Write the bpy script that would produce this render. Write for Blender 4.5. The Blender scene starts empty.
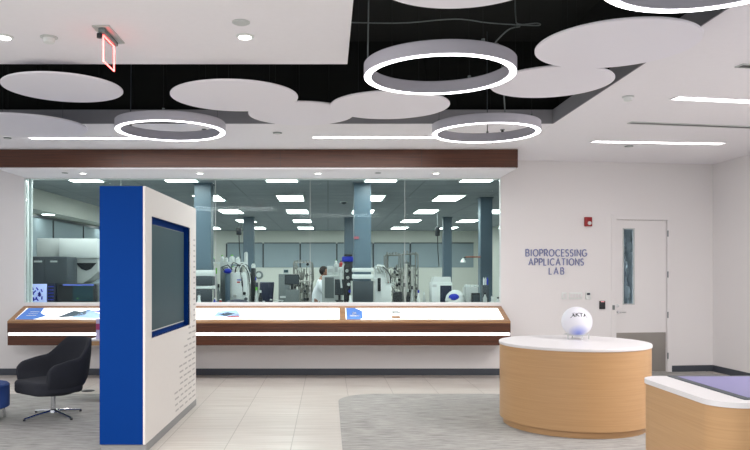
import bpy, bmesh, math, random
from mathutils import Vector, Matrix
random.seed(7)
PI = math.pi
S = bpy.context.scene
COL = S.collection
# ---------------------------------------------------------------- camera
EH = 1.66                      # eye height
F, VX, VY = 720.0, 328.0, 272.0
cam_d = bpy.data.cameras.new('camera'); cam = bpy.data.objects.new('camera', cam_d); COL.objects.link(cam)
cam.location = (0, 0, EH); cam.rotation_euler = (PI/2, 0, 0)
cam_d.sensor_width = 36; cam_d.lens = F/750*36
cam_d.shift_x = (375-VX)/750; cam_d.shift_y = (VY-225)/750
cam_d.clip_start = 0.05; cam_d.clip_end = 200
S.camera = cam
# ---------------------------------------------------------------- world, area lights, exposure
W = bpy.data.worlds.new('world'); S.world = W; W.use_nodes = True
W.node_tree.nodes['Background'].inputs[0].default_value = (0.93, 0.96, 1.0, 1)
W.node_tree.nodes['Background'].inputs[1].default_value = 0.95
S.view_settings.view_transform = 'Standard'; S.view_settings.look = 'None'
S.view_settings.gamma = 1; S.view_settings.use_curve_mapping = False
S.view_settings.exposure = -0.17

def area(name, loc, sx, sy, power, col=(1, .96, .92), spread=180):
    d = bpy.data.lights.new(name, 'AREA'); d.shape = 'RECTANGLE'; d.size = sx; d.size_y = sy
    d.energy = power; d.color = col; d.spread = math.radians(spread)
    o = bpy.data.objects.new(name, d); COL.objects.link(o); o.location = loc
    return o
# fill lights added under the ceiling to brighten the gallery, not modelled fixtures
area('gallery_fill_light', (-3.0, 3.0, 3.44), 3.0, 1.6, 265, (1, .98, .96))
area('gallery_fill_light', (4.95, 6.0, 3.44), 0.8, 2.0, 215, (1, .96, .95))
area('gallery_fill_light', (0.6, 0.6, 3.44), 3.0, 1.6, 175, (1, .98, .96))
area('wall_fill_light', (-1.0, 9.6, 3.45), 5.0, .1, 95, (1, .98, .97))  # added fill along the strip light row, brightens the window wall side

# ---------------------------------------------------------------- helpers
def px(x, Y): return (x-VX)*Y/F
def pz(y, Y): return EH-(y-VY)*Y/F
def lin(c):
    c = c/255.0
    return c/12.92 if c <= .04045 else ((c+.055)/1.055)**2.4
def rgb(r, g, b): return (lin(r), lin(g), lin(b), 1)

MATS = {}
def mat(name, col, rough=.5, metal=0, emit=None, es=0, noise=0, nscale=20, coat=0, bump=0):
    m = bpy.data.materials.new(name); m.use_nodes = True; nt = m.node_tree; b = nt.nodes['Principled BSDF']
    b.inputs['Base Color'].default_value = col; b.inputs['Roughness'].default_value = rough
    b.inputs['Metallic'].default_value = metal
    b.inputs['Coat Weight'].default_value = coat
    if emit is not None:
        b.inputs['Emission Color'].default_value = emit; b.inputs['Emission Strength'].default_value = es
    tc = nt.nodes.new('ShaderNodeTexCoord'); n = nt.nodes.new('ShaderNodeTexNoise'); n.inputs['Scale'].default_value = nscale
    n.inputs['Detail'].default_value = 4
    nt.links.new(tc.outputs['Object'], n.inputs['Vector'])
    mx = nt.nodes.new('ShaderNodeMix'); mx.data_type = 'RGBA'
    k = max(noise, .02)
    mx.inputs[6].default_value = (col[0]*(1-k), col[1]*(1-k), col[2]*(1-k), 1)
    mx.inputs[7].default_value = (min(1, col[0]*(1+k)), min(1, col[1]*(1+k)), min(1, col[2]*(1+k)), 1)
    nt.links.new(n.outputs['Fac'], mx.inputs[0]); nt.links.new(mx.outputs[2], b.inputs['Base Color'])
    if bump:
        bp = nt.nodes.new('ShaderNodeBump'); bp.inputs['Strength'].default_value = bump; bp.inputs['Distance'].default_value = .004
        nt.links.new(n.outputs['Fac'], bp.inputs['Height']); nt.links.new(bp.outputs[0], b.inputs['Normal'])
    MATS[name] = m
    return m

def streak(name, c1, c2, scale, rough=.4, lo=.35, hi=.65, coat=0, bump=0):
    """noise stretched along an axis: wood grain, carpet, veined tile"""
    m = bpy.data.materials.new(name); m.use_nodes = True; nt = m.node_tree; b = nt.nodes['Principled BSDF']
    tc = nt.nodes.new('ShaderNodeTexCoord'); mp = nt.nodes.new('ShaderNodeMapping'); mp.inputs['Scale'].default_value = scale
    n = nt.nodes.new('ShaderNodeTexNoise'); n.inputs['Scale'].default_value = 1; n.inputs['Detail'].default_value = 6; n.inputs['Roughness'].default_value = .65
    r = nt.nodes.new('ShaderNodeValToRGB'); r.color_ramp.elements[0].position = lo; r.color_ramp.elements[1].position = hi
    r.color_ramp.elements[0].color = c1; r.color_ramp.elements[1].color = c2
    nt.links.new(tc.outputs['Object'], mp.inputs[0]); nt.links.new(mp.outputs[0], n.inputs['Vector'])
    nt.links.new(n.outputs['Fac'], r.inputs[0]); nt.links.new(r.outputs[0], b.inputs['Base Color'])
    b.inputs['Roughness'].default_value = rough; b.inputs['Coat Weight'].default_value = coat
    if bump:
        bp = nt.nodes.new('ShaderNodeBump'); bp.inputs['Strength'].default_value = bump; bp.inputs['Distance'].default_value = .003
        nt.links.new(n.outputs['Fac'], bp.inputs['Height']); nt.links.new(bp.outputs[0], b.inputs['Normal'])
    return m

def tile_mat(name, c1, c2, grout, bw, rh, mortar, offx, offy, rough, vein=(1, 20, 1), rot=0, freq=2, bump=True):
    m = bpy.data.materials.new(name); m.use_nodes = True; nt = m.node_tree; b = nt.nodes['Principled BSDF']
    tc = nt.nodes.new('ShaderNodeTexCoord'); mp = nt.nodes.new('ShaderNodeMapping')
    mp.inputs['Rotation'].default_value = (0, 0, rot); mp.inputs['Location'].default_value = (offx, offy, 0)
    br = nt.nodes.new('ShaderNodeTexBrick'); br.inputs['Scale'].default_value = 1
    br.inputs['Brick Width'].default_value = bw; br.inputs['Row Height'].default_value = rh
    br.inputs['Mortar Size'].default_value = mortar; br.inputs['Mortar Smooth'].default_value = .1
    br.offset_frequency = freq; br.offset = .5 if freq > 1 else 0
    mp2 = nt.nodes.new('ShaderNodeMapping'); mp2.inputs['Scale'].default_value = vein
    n = nt.nodes.new('ShaderNodeTexNoise'); n.inputs['Scale'].default_value = 1; n.inputs['Detail'].default_value = 5
    r = nt.nodes.new('ShaderNodeValToRGB'); r.color_ramp.elements[0].position = .32; r.color_ramp.elements[1].position = .62
    r.color_ramp.elements[0].color = c1; r.color_ramp.elements[1].color = c2
    nt.links.new(tc.outputs['Object'], mp.inputs[0]); nt.links.new(mp.outputs[0], br.inputs['Vector'])
    nt.links.new(tc.outputs['Object'], mp2.inputs[0]); nt.links.new(mp2.outputs[0], n.inputs['Vector'])
    nt.links.new(n.outputs['Fac'], r.inputs[0])
    nt.links.new(r.outputs[0], br.inputs['Color1']); 
    mx = nt.nodes.new('ShaderNodeMix'); mx.data_type = 'RGBA'; mx.blend_type = 'MULTIPLY'; mx.inputs[0].default_value = 1
    mx.inputs[7].default_value = (.95, .95, .95, 1)
    nt.links.new(r.outputs[0], mx.inputs[6]); nt.links.new(mx.outputs[2], br.inputs['Color2'])
    br.inputs['Mortar'].default_value = grout
    nt.links.new(br.outputs['Color'], b.inputs['Base Color']); b.inputs['Roughness'].default_value = rough
    return m

def emis(name, col, s):
    m = bpy.data.materials.new(name); m.use_nodes = True; nt = m.node_tree
    b = nt.nodes['Principled BSDF']; b.inputs['Base Color'].default_value = (.8, .8, .8, 1)
    b.inputs['Emission Color'].default_value = col; b.inputs['Emission Strength'].default_value = s
    return m

def glassmat(name, tint, ior=1.14, rough=.0):
    m = bpy.data.materials.new(name); m.use_nodes = True; nt = m.node_tree
    for n in list(nt.nodes): nt.nodes.remove(n)
    o = nt.nodes.new('ShaderNodeOutputMaterial'); t = nt.nodes.new('ShaderNodeBsdfTransparent'); t.inputs[0].default_value = tint
    g = nt.nodes.new('ShaderNodeBsdfGlossy'); g.inputs['Roughness'].default_value = rough; g.inputs[0].default_value = (.9, .95, 1, 1)
    fr = nt.nodes.new('ShaderNodeFresnel'); fr.inputs[0].default_value = ior
    mx = nt.nodes.new('ShaderNodeMixShader')
    nt.links.new(fr.outputs[0], mx.inputs[0]); nt.links.new(t.outputs[0], mx.inputs[1]); nt.links.new(g.outputs[0], mx.inputs[2])
    nt.links.new(mx.outputs[0], o.inputs[0])
    return m

M = dict(
    wall=mat('wall_paint', rgb(234, 231, 231), .75, bump=.03, nscale=120),
    ceil=mat('ceiling_paint', rgb(242, 240, 244), .85),
    cloud=mat('acoustic_white', rgb(242, 240, 247), .9, bump=.05, nscale=200),
    black=mat('black_void', (.004, .0055, .0045, 1), .95),
    darkpipe=mat('dark_pipe', (.018, .02, .021, 1), .6),
    fascia=mat('grey_fascia', rgb(150, 150, 155), .6),
    base=mat('rubber_baseboard', rgb(68, 73, 82), .5),
    kbase=mat('grey_plinth', rgb(142, 142, 142), .5),
    white=mat('white_laminate', rgb(224, 221, 222), .35),
    kwhite=mat('white_panel', rgb(226, 222, 218), .5),
    blue=mat('royal_blue_panel', rgb(3, 54, 128), .7, noise=.05, nscale=300),
    walnut=streak('walnut', rgb(64, 32, 17), rgb(92, 50, 28), (1.2, 14, 60), .42),
    edgewood=streak('walnut_edge', rgb(146, 104, 68), rgb(176, 134, 94), (2, 30, 40), .4),
    oak=streak('oak', rgb(184, 144, 100), rgb(193, 153, 109), (1.6, 1.6, 90), .4),
    charcoal=mat('charcoal_fabric', rgb(40, 42, 50), .95, noise=.25, nscale=220, bump=.3),
    navy=mat('navy_fabric', rgb(22, 56, 118), .85, noise=.15, nscale=200, bump=.2),
    chrome=mat('chrome', (.75, .76, .78, 1), .15, 1),
    labsteel=mat('skid_steel', (.30, .30, .28, 1), .3, .75),
    steel=mat('brushed_steel', (.62, .62, .58, 1), .35, .7),
    kick=mat('kick_plate_steel', (.40, .38, .35, 1), .42, .85),
    alu=mat('ring_aluminium', rgb(190, 188, 198), .5, .1),
    dark=mat('dark_plastic', rgb(28, 32, 36), .35),
    dgrey=mat('dark_grey_plastic', rgb(62, 70, 76), .4),
    mgrey=mat('mid_grey_metal', rgb(120, 128, 128), .5),
    lgrey=mat('light_grey_enamel', rgb(196, 200, 198), .4),
    lwhite=mat('white_enamel', rgb(226, 230, 228), .35),
    pillar=mat('slate_blue_pillar', rgb(84, 103, 116), .35, noise=.06, nscale=8),
    lwall=mat('lab_wall_paint', rgb(214, 216, 208), .8),
    red=mat('alarm_red', rgb(150, 12, 20), .4),
    vred=mat('red_plastic', rgb(190, 40, 36), .4),
    vblue=mat('bright_blue_plastic', rgb(30, 50, 190), .4),
    green=mat('green_plastic', rgb(110, 200, 60), .4),
    dnavy=mat('dark_navy_vinyl', rgb(24, 32, 58), .4),
    skin=mat('skin', rgb(150, 104, 82), .5),
    hair=mat('dark_hair', rgb(34, 24, 20), .7),
    coat=mat('white_coat', rgb(232, 236, 240), .85),
    trouser=mat('dark_trouser', rgb(36, 40, 52), .9),
    copper=mat('orange_arm', rgb(180, 92, 52), .4),
    letter=mat('blue_grey_letter', rgb(126, 134, 178), .5),
    letterw=mat('white_ink', rgb(240, 244, 250), .5),
    ink=mat('dark_ink', rgb(50, 52, 60), .5),
    kscreen=mat('kiosk_screen', rgb(48, 74, 82), .5, noise=.05, nscale=3),
    blind=mat('grey_roller_blind', rgb(148, 162, 168), .8, noise=.06, nscale=3),
    benchm=mat('bench_black_resin', rgb(40, 42, 46), .4),
    glass=glassmat('clear_glass', (.90, .955, .95, 1)),
    glassx=glassmat('door_glass', (.9, .95, .98, 1)),
    tile=tile_mat('veined_floor_tile', rgb(188, 180, 171), rgb(208, 202, 195), rgb(158, 151, 143), 1.24, .62, .004, .33, 0.35, .36, (1.2, 26, 1), 0),
    ledw=emis('led_white', (1, .98, 1, 1), 7.0),
    groove=emis('groove_light', (1, .98, .97, 1), 2.2),
    strip=emis('strip_light', (1, .98, .98, 1), 6.5),
    labled=emis('lab_panel_light', (.96, 1, .98, 1), 19),
    display=emis('backlit_display', (1, .99, .97, 1), 1.1),
    redneon=emis('red_exit_glow', (1, .08, .07, 1), 6.0),
    downl=emis('downlight_lens', (1, .97, .92, 1), 9.0),
    touch=mat('touch_screen', rgb(122, 118, 162), .35, emit=rgb(120, 114, 165), es=.15),
    scr_blue=mat('blue_display', rgb(90, 110, 220), .3, emit=rgb(120, 140, 240), es=.5),
    scr_w=mat('pale_display', rgb(200, 210, 250), .3, emit=rgb(170, 185, 250), es=.5),
)
# the tile runs its long joints away from the camera: rotate the brick pattern
def fix_tile():
    nt = M['tile'].node_tree
    for n in nt.nodes:
        if n.type == 'MAPPING' and abs(n.inputs['Scale'].default_value[1]-1) < 1e-6:
            n.inputs['Rotation'].default_value = (0, 0, PI/2)
            n.inputs['Location'].default_value = (0.2, 0.97, 0)
fix_tile()
M['blue'].node_tree.nodes['Principled BSDF'].inputs['Specular IOR Level'].default_value = .08
M['kscreen'].node_tree.nodes['Principled BSDF'].inputs['Specular IOR Level'].default_value = .2

class MB:
    def __init__(s): s.bm = bmesh.new(); s.mi = 0
    def _set(s, fs):
        for f in fs: f.material_index = s.mi
    def box(s, x0, x1, y0, y1, z0, z1, bev=0, seg=2, rot=None):
        r = bmesh.ops.create_cube(s.bm, size=1)
        vs = r['verts']
        for v in vs:
            v.co = Vector(((x0+x1)/2+v.co.x*(x1-x0), (y0+y1)/2+v.co.y*(y1-y0), (z0+z1)/2+v.co.z*(z1-z0)))
        fs = list({f for v in vs for f in v.link_faces}); s._set(fs)
        if bev:
            es = list({e for v in vs for e in v.link_edges})
            r2 = bmesh.ops.bevel(s.bm, geom=es, offset=bev, segments=seg, profile=.5, affect='EDGES')
            s._set(r2['faces']); vs = list({v for f in r2['faces'] for v in f.verts} | {v for v in vs if v.is_valid})
        if rot is not None:
            c = Vector(((x0+x1)/2, (y0+y1)/2, (z0+z1)/2))
            for v in vs: v.co = c+rot @ (v.co-c)
        return s
    def lathe(s, prof, c=(0, 0, 0), n=48, closed=False, axis='z'):
        rings = []
        for r, z in prof:
            ring = []
            for i in range(n):
                a = 2*PI*i/n
                p = Vector((max(r, 1e-5)*math.cos(a), max(r, 1e-5)*math.sin(a), z))
                if axis == 'y': p = Vector((p.x, p.z, p.y))
                if axis == 'x': p = Vector((p.z, p.x, p.y))
                ring.append(s.bm.verts.new(p+Vector(c)))
            rings.append(ring)
        m = len(rings)
        for k in range(m if closed else m-1):
            A, B = rings[k], rings[(k+1) % m]
            for i in range(n):
                f = s.bm.faces.new((A[i], A[(i+1) % n], B[(i+1) % n], B[i])); f.material_index = s.mi
        if not closed:
            for R, rev in ((rings[0], True), (rings[-1], False)):
                f = s.bm.faces.new(list(reversed(R)) if rev else R); f.material_index = s.mi
        return s
    def tube(s, pts, r, n=8):
        pts = [Vector(p) for p in pts]; prev = None; first = None
        up = Vector((0, 0, 1))
        d0 = (pts[1]-pts[0]).normalized()
        if abs(d0.dot(up)) > .9: up = Vector((1, 0, 0))
        side = d0.cross(up).normalized()
        for i, p in enumerate(pts):
            d = (pts[min(i+1, len(pts)-1)]-pts[max(i-1, 0)]).normalized()
            side = (side-d*side.dot(d)).normalized(); q = d.cross(side)
            rr = r[i] if isinstance(r, (list, tuple)) else r
            ring = [s.bm.verts.new(p+side*math.cos(2*PI*k/n)*rr+q*math.sin(2*PI*k/n)*rr) for k in range(n)]
            if prev:
                for k in range(n):
                    f = s.bm.faces.new((prev[k], prev[(k+1) % n], ring[(k+1) % n], ring[k])); f.material_index = s.mi
            else: first = ring
            prev = ring
        s.bm.faces.new(list(reversed(first))).material_index = s.mi; s.bm.faces.new(prev).material_index = s.mi
        return s
    def prism(s, poly, a0, a1, plane='xy'):
        def P(u, v, a):
            return Vector((u, v, a)) if plane == 'xy' else Vector((u, a, v)) if plane == 'xz' else Vector((a, u, v))
        A = [s.bm.verts.new(P(u, v, a0)) for u, v in poly]; B = [s.bm.verts.new(P(u, v, a1)) for u, v in poly]
        fs = [s.bm.faces.new(A), s.bm.faces.new(list(reversed(B)))]
        n = len(poly)
        for i in range(n): fs.append(s.bm.faces.new((A[i], B[i], B[(i+1) % n], A[(i+1) % n])))
        s._set(fs)
        return s
    def sphere(s, c, r, u=24, v=16, sc=(1, 1, 1)):
        res = bmesh.ops.create_uvsphere(s.bm, u_segments=u, v_segments=v, radius=r)
        for w in res['verts']: w.co = Vector((w.co.x*sc[0]+c[0], w.co.y*sc[1]+c[1], w.co.z*sc[2]+c[2]))
        s._set({f for w in res['verts'] for f in w.link_faces})
        return s
    def build(s, name, m, parent=None, smooth=True, sub=0):
        bmesh.ops.recalc_face_normals(s.bm, faces=s.bm.faces[:])
        me = bpy.data.meshes.new(name); s.bm.to_mesh(me); s.bm.free()
        for k in (m if isinstance(m, (list, tuple)) else [m]): me.materials.append(M[k] if isinstance(k, str) else k)
        if smooth:
            for p in me.polygons: p.use_smooth = True
            me.set_sharp_from_angle(angle=math.radians(35))
        o = bpy.data.objects.new(name, me); COL.objects.link(o)
        if parent:
            o.parent = parent
        if sub:
            md = o.modifiers.new('sub', 'SUBSURF'); md.levels = sub; md.render_levels = sub
        return o
def tag(o, label, cat, group=None, kind=None):
    o['label'] = label; o['category'] = cat
    if group: o['group'] = group
    if kind: o['kind'] = kind
    return o
def struct(o): o['kind'] = 'structure'; return o
def empty(name, loc, label, cat, group=None, rz=0):
    e = bpy.data.objects.new(name, None); COL.objects.link(e); e.location = loc; e.rotation_euler = (0, 0, rz)
    e.empty_display_size = .1
    return tag(e, label, cat, group)
def dup(root, loc, label, group=None, rz=None):
    def cp(o, par):
        c = o.copy(); COL.objects.link(c)
        if par: c.parent = par
        for ch in [q for q in bpy.data.objects if q.parent == o and q.name not in made]:
            made.add(cp(ch, c).name)
        return c
    made = set()
    src = [root]
    r = root.copy(); COL.objects.link(r); r.location = loc; r['label'] = label
    if group: r['group'] = group
    if rz is not None: r.rotation_euler = (0, 0, rz)
    for ch in list(root.children):
        c = ch.copy(); COL.objects.link(c); c.parent = r
        for g in list(ch.children):
            d = g.copy(); COL.objects.link(d); d.parent = c
    return r
def rrect(x0, x1, y0, y1, r, n=8):
    out = []
    for cx, cy, a in ((x1-r, y1-r, 0), (x0+r, y1-r, 90), (x0+r, y0+r, 180), (x1-r, y0+r, 270)):
        for i in range(n+1):
            t = math.radians(a+90*i/n); out.append((cx+r*math.cos(t), cy+r*math.sin(t)))
    return out
def text_mesh(txt, size, ext, bold=0.0, space=1.0):
    cu = bpy.data.curves.new('lettering', 'FONT'); cu.body = txt; cu.size = size; cu.extrude = ext; cu.offset = bold
    cu.align_x = 'CENTER'; cu.resolution_u = 3; cu.space_character = space
    o = bpy.data.objects.new('lettering', cu); COL.objects.link(o)
    dg = bpy.context.evaluated_depsgraph_get(); dg.update()
    me = bpy.data.meshes.new_from_object(o.evaluated_get(dg))
    bpy.data.objects.remove(o); bpy.data.curves.remove(cu)
    return me

# ================================================================ SETTING
CH = 3.464                       # ceiling height
YW = 11.6                        # window wall plane
XL, XR = -4.90, 2.79             # window bay
CORNER = Vector((px(713, 12.05), 12.05))       # far right corner
WDIR = (CORNER-Vector((XR, YW))).normalized()   # door wall direction
def wallpt(pxx):                 # a point of the door wall for an image column
    s = (pxx-VX)/F
    # XR + t*dx = s*(YW + t*dy)
    t = (s*YW-XR)/(WDIR.x-s*WDIR.y)
    return XR+t*WDIR.x, YW+t*WDIR.y
WANG = math.atan2(WDIR.y, WDIR.x)

struct(MB().box(-8, 9, -1.5, 11.6, -.2, 0).build('floor', 'tile', smooth=False))
b = MB(); b.prism([(XR, 11.6), (6.9, 11.6), (6.9, 12.35), (CORNER.x, 12.35), (XR, 11.9)], -.2, 0); struct(b.build('floor', 'tile', smooth=False))
# ceiling slabs round the black opening
OX0, OX1, OY0, OY1 = .168, px(551, 8.85), 6.25, 8.77
struct(MB().box(-8, OX0, -1.5, OY0, CH, CH+.17).build('ceiling', 'ceil', smooth=False))
struct(MB().box(-8, OX1, OY1+.004, 11.9, CH, CH+.17).build('ceiling', 'ceil', smooth=False))
b = MB(); b.prism([(OX1+.004, -1.5), (9, -1.5), (9, 12.8), (OX1+.004, 11.9)], CH, CH+.17); struct(b.build('ceiling', 'ceil', smooth=False))
struct(MB().box(OX0, OX1, -1.5, 1.6, CH, CH+.17).build('ceiling', 'ceil', smooth=False))
b = MB(); b.box(-8, OX1, OY1-.006, OY1+.004, CH+.002, CH+.172); b.box(OX1-.006, OX1+.004, 1.6, OY1, CH+.002, CH+.172)
struct(b.build('trim_1', 'fascia', smooth=False))
struct(MB().box(-8.2, 9, -1.5, 12.9, 4.5, 4.6).build('ceiling', 'black', smooth=False))
b = MB(); b.box(-8, OX1+.2, OY1+.1, OY1+.15, CH+.17, 4.5); b.box(OX1+.1, OX1+.15, 1.5, OY1+.1, CH+.17, 4.5)
b.box(-8, OX0-.1, 5.9, 5.95, CH+.17, 4.5); b.box(OX0-.15, OX0-.1, 1.5, 5.9, CH+.17, 4.5)
b.box(-8.0, -7.95, 5.95, OY1+.1, CH+.17, 4.5)
for i in range(26):              # fluted liner ribs on the far wall of the void
    x = -7.6+i*.4
    if x < OX1: b.box(x, x+.012, OY1+.09, OY1+.1, CH+.17, 4.5)
struct(b.build('wall_void', 'black', smooth=False))

# window wall
b = MB(); b.box(-8, XL, YW, YW+.3, 0, CH); struct(b.build('wall_back', 'wall', smooth=False))
b = MB(); b.box(XL, XR, YW, YW+.3, 0, 1.16); struct(b.build('wall_back', 'wall', smooth=False))
b = MB(); b.box(XL, XR, YW, YW+.3, 3.178, CH+.3); struct(b.build('wall_back', 'wall', smooth=False))
# door wall with door opening
n_ = Vector((-WDIR.y, WDIR.x))
def wseg(b, t0, t1, z0, z1, d0=0, d1=.3):
    A = Vector((XR, YW)); p = [A+WDIR*t0+n_*d0, A+WDIR*t1+n_*d0, A+WDIR*t1+n_*d1, A+WDIR*t0+n_*d1]
    b.prism([(q.x, q.y) for q in p], z0, z1)
def wt(pxx):
    x, y = wallpt(pxx); return (Vector((x, y))-Vector((XR, YW))).length
T0, T1, TE = wt(614.2), wt(668.8), (CORNER-Vector((XR, YW))).length
DZ = pz(218, wallpt(640)[1])
b = MB(); wseg(b, 0, T0, 0, CH, 0, .09); wseg(b, T1, TE, 0, CH); wseg(b, T0, T1, DZ, CH); struct(b.build('wall_door_side', 'wall', smooth=False))
# right wall
rd = Vector((.042, -1)).normalized(); p0 = CORNER; p1 = CORNER+rd*13.5; rn = Vector((.3, 0.012))
b = MB(); b.prism([(p0.x, p0.y), (p1.x, p1.y), (p1.x+.3, p1.y), (p0.x+.3, p0.y+.3)], 0, CH); struct(b.build('wall_right', 'wall', smooth=False))
# baseboards
struct(MB().box(-8, XR+.02, YW-.014, YW, 0, .105).build('baseboard_back', 'base', smooth=False))
b = MB(); wseg(b, 0.0, T0-.01, 0, .105, -.014, 0); struct(b.build('baseboard_door_side', 'base', smooth=False))
b = MB(); wseg(b, T1+.012, TE, 0, .105, -.014, 0); struct(b.build('baseboard_door_side', 'base', smooth=False))
b = MB(); q0 = p0+rd*.01; b.prism([(q0.x-.014, q0.y), (p1.x-.014, p1.y), (p1.x, p1.y), (q0.x, q0.y)], 0, .105); struct(b.build('baseboard_right', 'base', smooth=False))
# jamb trim and panes of the window bay
b = MB()
b.box(XL, XL+.012, YW+.0, YW+.3, 1.16, 3.178); b.box(XR-.012, XR, YW, YW+.09, 1.16, 3.178)
b.box(XL, XR, YW+.04, YW+.07, 3.166, 3.178); b.box(XL, XR, YW+.04, YW+.07, 1.16, 1.172)
b.box(XL+.05, XL+.09, YW+.08, YW+.13, 1.17, 3.17)
struct(b.build('trim_2', 'lwhite', smooth=False))
pw = (XR-XL-.03)/5
for i in range(5):
    x0 = XL+.015+i*pw
    o = MB().box(x0+.003, x0+pw-.003, YW+.048, YW+.06, 1.173, 3.165).build('window_%d' % (i+1), 'glass', smooth=False)
    struct(o)
    if i:
        struct(MB().box(x0-.003, x0+.003, YW+.046, YW+.062, 1.173, 3.165).build('trim_3', 'lgrey', smooth=False))

# header bulkhead: walnut face, white soffit
hd = empty('window_header', (0, 0, 3.178), 'dark walnut clad bulkhead running above the lab window', 'bulkhead')
hd.location = ((XL+XR)/2, 11.08, 3.178)
L2 = (XR-XL)/2
MB().box(-L2, L2, -.50, .515, .02, CH-3.178-.002).build('fascia_panel', 'walnut', hd, smooth=False)
MB().box(-L2+.02, L2-.02, -.48, .515, 0, .02).build('soffit_panel', 'ceil', hd, smooth=False)
for x in (-1.97, .35, 2.43): MB().box(x, x+.004, -.5012, -.5, .022, CH-3.178-.004).build('panel_joint', 'dark', hd, smooth=False)

# ================================================================ LAB BEHIND THE GLASS
LH = 1.66+1.685
LX0, LX1, LY1 = -6.4, 6.2, 29.5
struct(MB().prism([(LX0-.1, YW+.3), (XR, YW+.3), (CORNER.x, 12.35), (6.9, 12.35), (6.9, LY1+.2), (LX0-.1, LY1+.2)], -.2, 0).build('floor', mat('lab_floor', rgb(150, 152, 150), .4), smooth=False))
labc = tile_mat('lab_ceiling_tile', rgb(146, 153, 158), rgb(154, 161, 166), rgb(122, 128, 132), 1.8, .61, .012, 0, 0, .9, (2, 2, 2), 0, 1)
struct(MB().prism([(LX0-.1, YW+.3), (XR-.01, YW+.3), (CORNER.x-.05, 12.35), (CORNER.x-.05, LY1+.2), (LX0-.1, LY1+.2)], LH, LH+.1).build('ceiling', labc, smooth=False))
struct(MB().box(LX0-.1, LX1+.1, LY1, LY1+.2, 0, LH).build('wall_lab_back', 'lwall', smooth=False))
struct(MB().box(LX1, LX1+.1, 12.4, LY1, 0, LH).build('wall_lab_right', 'lwall', smooth=False))
struct(MB().box(LX0-.1, LX0, YW+.3, LY1, 0, LH).build('wall_lab_left', 'lwall', smooth=False))
struct(MB().box(LX0, -5.9, YW+.3, LY1, 2.93, LH).build('wall_lab_bulkhead', 'lwall', smooth=False))
# blinds along the left wall and the back wall
def blind_window(k, x0, x1, z0, z1, Y, left=False):
    b = MB()
    if left:
        b.box(LX0+.001, LX0+.03, x0, x1, z0, z1); o = b.build('window_%d' % k, 'blind', smooth=False)
        struct(o)
        b = MB(); b.box(LX0+.001, LX0+.05, x0-.03, x0, z0, z1); b.box(LX0+.001, LX0+.05, x0, x1, z1-.05, z1); 
        struct(b.build('window_frame', 'dgrey', o, smooth=False))
    else:
        b.box(x0, x1, Y-.03, Y-.001, z0, z1); o = b.build('window_%d' % k, 'blind', smooth=False)
        struct(o)
        b = MB(); b.box(x0-.06, x0, Y-.06, Y-.001, z0, z1); b.box(x0, x1, Y-.05, Y-.001, z1, z1+.04)
        b.build('window_frame', 'dgrey', o, smooth=False)
for i in range(8): blind_window(10+i, 12.6+i*2.05, 14.6+i*2.05, 1.2, 2.9, 0, True)
zt, zb = pz(243.5, LY1), pz(267.5, LY1)
xs = [226.5, 263, 300, 336.5, 373, 410, 474]
for i in range(6): blind_window(20+i, px(xs[i]+1, LY1), px(xs[i+1]-.6, LY1), zb, zt, LY1)
# ceiling panels of the lab
def lab_light(x, y, label):
    e = empty('ceiling_light', (x, y, LH-.03), label, 'ceiling light', 'flat panel lights in the lab ceiling')
    b = MB(); b.box(-.31, .31, -.62, -.59, 0, .029); b.box(-.31, .31, .59, .62, 0, .029); b.box(-.31, -.28, -.59, .59, 0, .029); b.box(.28, .31, -.59, .59, 0, .029)
    b.build('frame', 'lgrey', e, smooth=False)
    MB().box(-.28, .28, -.59, .59, .004, .02).build('diffuser', 'labled', e, smooth=False)
    return e
RW = [12.68, 16.2, 19.85, 23.5, 27.2]
rown = ['just inside the glass', 'in the second row back', 'in the middle row', 'in the fourth row back', 'in the farthest row']
cols = [(-4.4, 'at the far left of the lab'), (-2.67, 'over the left pillars'), (-.84, 'left of centre'), (.96, 'over the centre pillars'), (2.70, 'right of centre'), (4.55, 'at the right of the lab')]
proto = None
for r, y in enumerate(RW):
    for c, (x, cn) in enumerate(cols):
        if c == 5 and r < 2: continue
        lb = 'ceiling panel light %s, %s' % (cn, rown[r])
        if proto is None: proto = lab_light(x, y, lb)
        else: dup(proto, (x, y, LH-.03), lb)
# spot downlights under the left bulkhead
dl0 = None
for i, y in enumerate((15.8, 19.9)):
    e = empty('downlight', (-6.14, y, 2.918), 'downlight under the left bulkhead of the lab, %s the window' % ('nearer' if i == 0 else 'farther from'), 'downlight')
    MB().lathe([(.16, 0), (.16, .012), (.13, .012)], n=24).build('trim_ring', 'lwhite', e)
    MB().lathe([(.13, -.002), (.13, .003)], n=24).build('lens', 'labled', e)
# pillars
pp = None
for (x, y, w, nm) in ((-2.37, 13.75, .32, 'front left, beside the kiosk'), (.65, 13.7, .32, 'front centre, the widest in the middle of the window'), (3.57, 16.35, .27, 'on the right near the lab wall'),
                  (-2.43, 22.15, .32, 'far left, behind the bioreactor bench'), (.66, 22.15, .32, 'far centre, half hidden behind the front one'), (3.66, 22.15, .26, 'far right, behind the cream machine')):
    e = empty('pillar', (x, y, 0), 'slate blue square steel pillar %s' % nm, 'pillar', 'pillars in the lab')
    MB().box(-w/2, w/2, -w/2, w/2, 0, LH-.002, .008).build('shaft', 'pillar', e, smooth=False)
    b = MB()
    for zz in [1.2+.2*k for k in range(10)]:
        for sx in (-1, 1): b.lathe([(.007, -.003), (.007, .003)], (sx*(w/2-.03), -w/2-.002, zz), 8, axis='y')
    b.build('bolts', 'mgrey', e)
    MB().box(-w/2-.02, w/2+.02, -w/2-.02, w/2+.02, LH-.03, LH-.002).build('cap_plate', 'pillar', e, smooth=False)
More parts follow.
